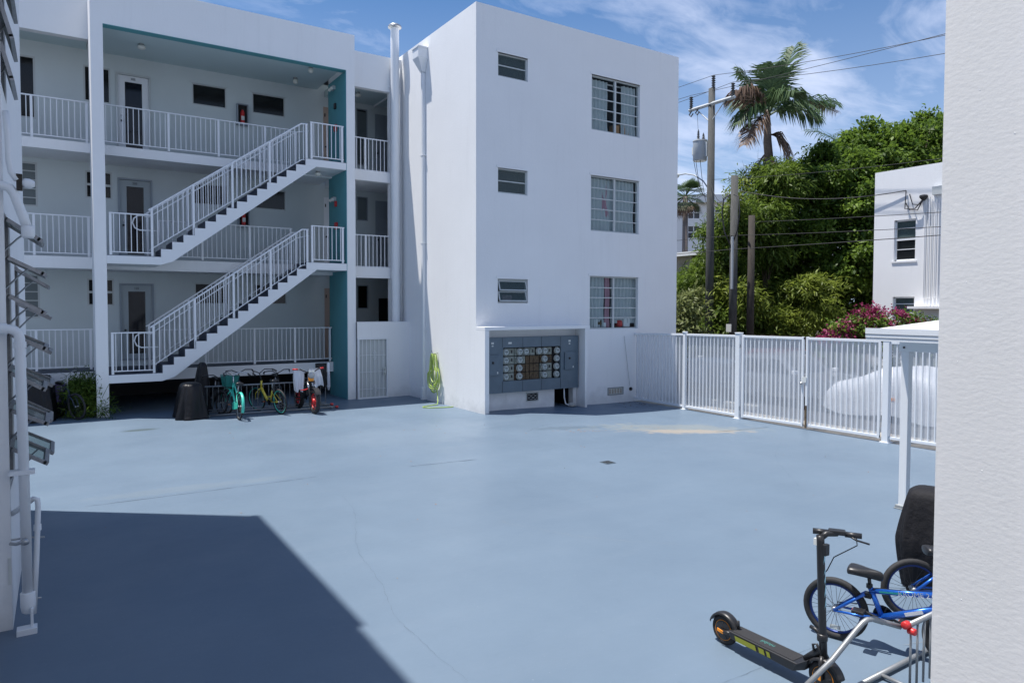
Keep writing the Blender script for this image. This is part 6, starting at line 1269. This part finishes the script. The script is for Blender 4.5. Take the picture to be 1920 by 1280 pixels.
for k, (a_, b_, s_) in enumerate((((22.8, 21.02, 9.2), (22.85, 20.2, 7.3), .5), ((22.8, 20.6, 8.9), (22.85, 20.2, 6.9), .35), ((22.8, 20.85, 9.0), (22.85, 20.15, 7.6), .8), ((22.8, 20.0, 7.8), (21.85, 18.3, 7.1), .5), ((22.8, 20.0, 7.5), (21.85, 18.2, 6.6), .9), ((22.8, 25, 7.0), (22.85, 20.2, 7.5), .3))):
    wire(('slack black cable hanging from the transformer box', 'black cable curling under the transformer', 'long loop of cable beside the transformer', 'cable slung between the two grey poles', 'lower sagging cable between the two grey poles', 'thick cable coming from the left to the tall pole')[k], sag(a_, b_, s_), .016, 'slack cables around the poles')

# ---------------- vegetation
def crown(name, parent, material, blobs, n, ll, lw, seed, clump=.28, perblob=26, droop=.3, top=None):
    rs = np.random.RandomState(seed); vol = np.array([b[3]**2 for b in blobs]); C = []
    for b in blobs:
        k = max(6, int(perblob*b[3]**2)); d = rs.normal(size=(k, 3)); d /= np.linalg.norm(d, axis=1)[:, None]
        rr = rs.uniform(.55, 1.12, (k, 1)); C.append(np.array(b[:3])+d*rr*np.array([b[3], b[3], b[3]*.9]))
    W_ = [vol[i]/len(C[i]) for i in range(len(C)) for _ in range(len(C[i]))]; CC = np.concatenate(C); cb_ = np.concatenate([np.repeat([b[:3]], len(C[i]), 0) for i, b in enumerate(blobs)]); p = np.array(W_)/sum(W_)
    cs = rs.uniform(.6, 1.4, len(CC)); idx = rs.choice(len(CC), n, p=p)
    pos = CC[idx]+rs.normal(size=(n, 3))*clump*cs[idx][:, None]*np.array([1, 1, .6])
    out = pos-cb_[idx]; out /= (np.linalg.norm(out, axis=1)[:, None]+1e-6)
    d = out*.7+rs.normal(size=(n, 3))*.7; d[:, 2] -= droop; d /= np.linalg.norm(d, axis=1)[:, None]
    nrm = rs.normal(size=(n, 3))*.55+np.array([0, 0, .9])+out*.4; s = np.cross(d, nrm); s /= (np.linalg.norm(s, axis=1)[:, None]+1e-6); nn = np.cross(s, d)
    sz = rs.uniform(.65, 1.3, (n, 1)); L_ = ll*sz; Wd = lw*sz
    v = np.empty((n, 4, 3)); v[:, 0] = pos; v[:, 1] = pos+d*L_*.5+s*Wd*.5+nn*Wd*.15; v[:, 2] = pos+d*L_-nn*L_*.12; v[:, 3] = pos+d*L_*.5-s*Wd*.5+nn*Wd*.15
    v[:, :, 2] = np.maximum(v[:, :, 2], -.1)
    off = wloc(parent) if parent else Vector((0, 0, 0)); v -= np.array(off)
    me = bpy.data.meshes.new(name); me.vertices.add(4*n); me.vertices.foreach_set('co', v.ravel()); me.loops.add(4*n); me.loops.foreach_set('vertex_index', np.arange(4*n, dtype=np.int32)); me.polygons.add(n); me.polygons.foreach_set('loop_start', np.arange(0, 4*n, 4, dtype=np.int32)); me.polygons.foreach_set('loop_total', np.full(n, 4, dtype=np.int32)); me.update(); me.validate()
    me.materials.append(MT[material]); o_ = bpy.data.objects.new(name, me); col.objects.link(o_)
    if parent: o_.parent = parent
    return o_
def tree(name, label, base, blobs, n, ll, lw, seed, material, tr=.2, cat='tree', group=None, limbs=6, **k):
    t_ = T(name, label, cat, base, group=group); rnd = random.Random(seed); c_ = Vector(np.mean([b[:3] for b in blobs], axis=0)); b0 = Vector(base)
    m_ = MB(); fork = b0.lerp(c_, .45); m_.tube([b0, b0.lerp(fork, .5)+Vector((rnd.uniform(-.1, .1), rnd.uniform(-.1, .1), 0)), fork], [tr, tr*.8, tr*.6], 9); m_.build('trunk', 'bark', t_, smooth=True)
    for b in sorted(blobs, key=lambda q: -q[3])[:limbs]:
        e = Vector(b[:3]); mid = fork.lerp(e, .5)+Vector((rnd.uniform(-.3, .3), rnd.uniform(-.3, .3), rnd.uniform(-.1, .3))); MB().tube([fork, mid, e, e+(e-mid)*.4], [tr*.5, tr*.3, tr*.15, tr*.05], 6).build('limb', 'bark', t_, smooth=True)
    crown('crown', t_, material, blobs, n, ll, lw, seed, **k); return t_
GT = 'dense trees beyond the alley'
DARK = [(31.68, 20.26, 9.09, 1.51), (35.63, 20.13, 10.29, 1.81), (39.69, 19.93, 11.16, 1.74), (29.92, 20.79, 8.61, 1.33), (41.54, 21.17, 12.52, 1.1), (31.56, 19.07, 7.14, 1.76), (29.44, 20.42, 6.51, 1.51), (30.77, 18.28, 4.57, 1.51), (30.5, 20.25, 4.52, 1.79), (28.38, 21.1, 6.38, 1.26), (28.99, 21.81, 4.16, 1.61), (31.06, 19.2, 2.36, 1.51), (29.82, 21.18, 2.08, 1.61), (44.53, 20.41, 12.3, 1.88), (37.35, 20.27, 11.58, 0.85), (34.72, 20.74, 10.7, 1.1), (28.96, 23.07, 5.53, 1.34), (27.58, 23.87, 3.13, 1.2), (28.9, 22.96, 1.8, 1.34)]
D = DARK
tree('shade_tree', 'large dark-leaved tree rising behind the white house at right', (38.5, 20.5, 0), [D[1], D[2], D[4], D[13], D[14], (37.5, 20.2, 8.8, 1.9), (41, 20.5, 9.5, 2)], 60000, .26, .13, 1, 'leaf_dark', .35, group=GT, clump=.27, perblob=13)
tree('shade_tree', 'dark-leaved tree in the middle of the green mass, left of the white house', (32, 20, 0), [D[0], D[3], D[5], D[15], D[6], (33.2, 19.8, 8.2, 1.6), (34.5, 19.6, 6.5, 1.8)], 62000, .22, .115, 2, 'leaf_dark', .32, group=GT, clump=.27, perblob=13)
tree('shade_tree', 'low dense foliage of the tree just left of the white house corner', (31, 19, 0), [D[7], D[8], D[11], D[12], (33.5, 18.5, 4.0, 1.6), (33.5, 18.6, 2.0, 1.5)], 52000, .22, .11, 3, 'leaf_dark', .28, group=GT, clump=.27, perblob=13)
tree('shade_tree', 'dark tree behind the short brown pole', (28.8, 21.8, 0), [D[9], D[10], D[16], D[17], D[18], (28.6, 22.6, 3.6, 1.3)], 40000, .22, .105, 4, 'leaf_dark', .25, group=GT, clump=.40, perblob=11)
O = [(27.53, 19.94, 8.25, 1.0), (26.18, 20.17, 6.98, 0.85), (24.97, 20.34, 6.68, 0.6), (24.67, 21.09, 5.68, 0.7), (24.24, 21.3, 3.9, 0.9), (24.19, 19.51, 3.06, 0.95), (26.9, 18.34, 2.96, 1.15), (25.18, 23.1, 3.7, 0.8), (24.01, 20.18, 2.15, 1.01), (27.45, 20.58, 7.97, 0.6), (27.37, 21.85, 8.64, 0.35), (26.45, 19.92, 5.21, 0.71)]
GO = 'olive-leaved bamboo clumps by the poles'
tree('bamboo_clump', 'tall olive bamboo leaning between the shorter grey pole and the palm', (26.6, 20.1, 0), [O[0], O[1], O[9], O[10], O[11], (26.4, 20.2, 6.2, .7)], 15000, .30, .055, 11, 'leaf_olive', .07, 'bamboo', GO, clump=.30, droop=.6)
tree('bamboo_clump', 'olive bamboo wrapped around the foot of the tall pole', (24.4, 20.8, 0), [O[2], O[3], O[4], O[8], (24.5, 20.8, 4.8, .7)], 15000, .28, .055, 12, 'leaf_olive', .07, 'bamboo', GO, clump=.30, droop=.6)
tree('bamboo_clump', 'low spreading yellow-green bamboo in front of the dark trees', (26.4, 18.6, 0), [O[6], O[5], (26.2, 18.9, 1.8, .9), (25.2, 19.2, 2.0, .8)], 14000, .28, .055, 13, 'leaf_bright', .06, 'bamboo', GO, clump=.28, droop=.5)
tree('bamboo_clump', 'olive bamboo against the low white roof at the left', (25.0, 22.9, 0), [O[7], (24.6, 22.4, 3.1, .85), (24.2, 22.6, 2.2, .9), (24.2, 23.0, 3.0, .7)], 11000, .28, .055, 14, 'leaf_olive', .06, 'bamboo', GO, clump=.3, droop=.6)
tree('broadleaf_shrub', 'pale-leaved shrub against the corner of the white block', (20.75, 19.35, 0), [(20.82, 19.32, 2.75, .58), (20.6, 19.5, 2.0, .66), (20.85, 19.2, 1.3, .6)], 3600, .26, .08, 15, 'leaf_pale', .05, 'shrub', clump=.22, droop=.4)
bo = T('bougainvillea', 'magenta bougainvillea hedge in front of the white house', 'bush', (21.8, 12.0, 0))
BG = [(21.19, 12.82, 1.92, 0.50), (21.48, 12.29, 2.15, 0.50), (21.91, 11.77, 2.09, 0.47), (22.33, 11.25, 2.01, 0.43), (22.56, 10.74, 1.97, 0.42), (20.80, 13.08, 1.55, 0.37), (21.3, 12.5, 1.3, .6), (22.0, 11.6, 1.3, .6), (22.5, 10.8, 1.2, .6), (20.9, 13.0, 1.0, .5), (22.6, 10.1, 1.9, .5)]
crown('foliage', bo, 'leaf_dark', BG, 9000, .12, .07, 21, clump=.14, perblob=60)
crown('blossom', bo, 'flower', [(b[0]-.06, b[1]+.04, b[2]+.12, b[3]*.93) for b in BG[:3]+[BG[5]]], 3000, .08, .065, 22, clump=.12, perblob=70, droop=0)
crown('blossom', bo, 'flower', [(b[0]-.06, b[1], b[2]+.10, b[3]*.9) for b in BG[3:5]], 650, .08, .06, 23, clump=.12, perblob=50, droop=0)
MB().tube([(21.4, 12.3, -.1), (21.35, 12.4, .8), (21.2, 12.7, 1.7)], [.05, .04, .02], 6).build('stem', 'bark', bo); MB().tube([(22.1, 11.4, -.1), (22.1, 11.5, .9), (22.2, 11.4, 1.8)], [.05, .04, .02], 6).build('stem', 'bark', bo)
# sprigs above the foliage line
tree('sapling', 'thin feathery sapling between the two grey poles against the sky', (24.4, 19.9, 0), [(24.35, 19.95, 7.35, .28), (24.2, 20.1, 6.9, .3), (24.5, 19.7, 7.9, .16), (24.3, 20.2, 7.6, .2)], 700, .16, .06, 31, 'leaf_bright', .03, 'sapling', clump=.14, limbs=4, perblob=90)
fp = T('fern', 'bushy green fern clump at the foot of the column', 'fern', (.62, 19.5, 0))
crown('fronds', fp, 'leaf_dark', [(.45, 19.75, .30, .36), (.62, 19.75, .62, .30), (.35, 19.9, .62, .30), (.86, 19.32, .28, .12), (.5, 19.95, .85, .22)], 5200, .11, .022, 32, clump=.12, perblob=120, droop=.25)
for k in range(5): MB().tube([(.55+.03*k, 19.75, .0), (.5+.08*k, 19.75-.05*k, .4), (.42+.14*k, 19.7-.1*k, .8)], .006, 4).build('stem', 'leaf_olive', fp)
tree('sapling', 'thin leafy twigs rising left of the palm foot', (26.9, 21.0, 0), [(27.0, 20.9, 8.9, .25), (27.2, 20.8, 8.6, .25), (27.2, 21.1, 9.2, .15)], 420, .18, .07, 33, 'leaf_bright', .03, 'sapling', clump=.12, limbs=3, perblob=90)
# palms
def frond(parent, b_, tip, rise, material, nl=34, ll=.62, seed=0, lw=.045, hang=.9, name='frond'):
    rnd = random.Random(seed); b_, tip = Vector(b_), Vector(tip); c_ = b_.lerp(tip, .45)+Vector((0, 0, rise)); m_ = MB(); pt = lambda t: b_*(1-t)**2+c_*2*t*(1-t)+tip*t*t
    pts = [pt(k/14) for k in range(15)]; off = wloc(parent); m_.tube(pts, [.045*(1-k/15)+.008 for k in range(15)], 5)
    for k in range(nl):
        t = .16+.84*k/nl; p_ = pt(t); tg = (pt(min(1, t+.02))-pt(t-.02)).normalized(); s_ = tg.cross(Vector((0, 0, 1)))
        s_ = s_.normalized() if s_.length > .15 else Vector((1, 0, 0)); u_ = s_.cross(tg); L_ = ll*(.45+1.1*math.sin(math.pi*min(1, t*.92+.06))**.8)*rnd.uniform(.8, 1.1)
        for sd in (-1, 1):
            lift = rnd.uniform(-.25, .45); d1 = (s_*sd*1.0+tg*.75+u_*lift).normalized(); d2 = (d1+Vector((0, 0, -hang*rnd.uniform(.6, 1.4)))).normalized(); q1 = p_+d1*L_*.45; q2 = q1+d2*L_*.55; wv = tg*lw*.5
            m_.add([p_-wv*.6, p_+wv*.6, q1+wv, q1-wv, q2], [(0, 1, 2, 3), (3, 2, 4)])
    return m_.build(name, material, parent)
pm = T('royal_palm', 'tall palm with green and browning fronds behind the power lines', 'palm', (28.28, 21.33, 0))
MB().tube([(28.3, 21.3, 0), (28.3, 21.3, 4), (28.29, 21.3, 8), (28.28, 21.32, 9.7)], [.32, .28, .27, .26], 16).build('trunk', 'palmbark', pm, smooth=True)
MB().tube([(28.28, 21.32, 9.7), (28.2, 21.36, 10.5), (28.22, 21.38, 11.4), (28.25, 21.38, 12.0)], [.20, .19, .14, .07], 12).build('crownshaft', 'palmbark', pm, smooth=True)
TIPS = [(29.82, 21.13, 15.17), (27.53, 22.57, 14.0), (31.92, 20.26, 12.5), (30.1, 19.9, 11.5), (26.64, 21.83, 11.2), (26.48, 21.3, 10.1), (26.5, 22.0, 12.6), (28.0, 20.9, 13.9), (28.6, 23.4, 12.6), (27.6, 19.4, 12.2), (28.75, 20.45, 9.35), (30.6, 22.6, 12.9)]
DEAD = {5, 6, 10}
for k, tp in enumerate(TIPS):
    r_ = (Vector(tp)-Vector((28.24, 21.38, 11.6))).length
    frond(pm, (28.24, 21.38, 11.7 if k not in (10,) else 10.8), tp, .9 if tp[2] < 12.9 else .35, 'leaf_dead' if k in DEAD else 'leaf_palm', 52, .98, k, lw=.10, hang=1.3 if tp[2] < 13 else .6, name='frond')
frond(pm, (29.9, 20.9, 12.6), (31.95, 20.2, 12.15), .15, 'leaf_dead', 22, .5, 50, hang=1.6, name='dead_frond_end'); frond(pm, (27.6, 21.5, 12.1), (26.7, 21.9, 11.2), .25, 'leaf_dead', 24, .55, 51, hang=1.5, name='dead_frond_end')
frond(pm, (28.2, 21.5, 9.9), (27.6, 21.7, 8.9), .2, 'leaf_dead', 20, .40, 52, hang=1.4, name='dead_frond')
MB().tube([(28.1, 21.45, 9.75), (28.25, 21.2, 9.5), (28.6, 20.9, 9.2), (28.75, 20.75, 9.1)], [.10, .15, .14, .08], 10).build('fallen_sheath', 'husk', pm, smooth=True)
def smallpalm(label, hub, n, L_, seed, kind='feather', trunk=.12):
    rnd = random.Random(seed); t_ = T('palm_tree', label, 'palm', (hub[0], hub[1], 0)); MB().tube([(hub[0], hub[1], 0), (hub[0], hub[1], hub[2])], [trunk*1.3, trunk], 10).build('trunk', 'palmbark', t_, smooth=True)
    for k in range(n):
        a_ = 2*math.pi*k/n+rnd.uniform(-.2, .2); el = rnd.uniform(.1, 1.0)
        if kind == 'feather': tip = (hub[0]+math.cos(a_)*L_*math.cos(el*.6), hub[1]+math.sin(a_)*L_*math.cos(el*.6), hub[2]+L_*(el-.25)); frond(t_, hub, tip, L_*.35, 'leaf_palm', 20, L_*.3, seed*10+k, lw=.06, hang=.6)
        else:
            el = rnd.uniform(-1.1, 1.3); d_ = Vector((math.cos(a_)*math.cos(el), math.sin(a_)*math.cos(el), math.sin(el))); c_ = Vector(hub)+d_*L_*.45; s_ = d_.cross(Vector((0, 0, 1))).normalized(); u_ = s_.cross(d_); m_ = MB(); m_.tube([hub, c_], .03, 4)
            for q in range(17): b_ = (q-8)/8*1.4; dd = (d_*math.cos(b_)+s_*math.sin(b_)).normalized(); e = c_+dd*L_*.55+Vector((0, 0, -.12*L_)); w2 = dd.cross(u_)*.04; m_.add([c_, c_+dd*L_*.3+w2, e, c_+dd*L_*.3-w2], [(0, 1, 2, 3)])
            m_.build('fan_leaf', 'leaf_dead' if el < -.75 else 'leaf_palm', t_)
    return t_
smallpalm('distant feather palm poking above the dark trees, middle', (41.9, 25.7, 12.3), 9, 3.0, 3)
smallpalm('distant shaggy fan palm above the trees near the right wall', (46.3, 23.2, 13.5), 20, 1.7, 4, 'fan', .2)
smallpalm('fan palm in front of the distant pale flats', (41.52, 38.98, 11.4), 34, 1.9, 5, 'fan', .2)
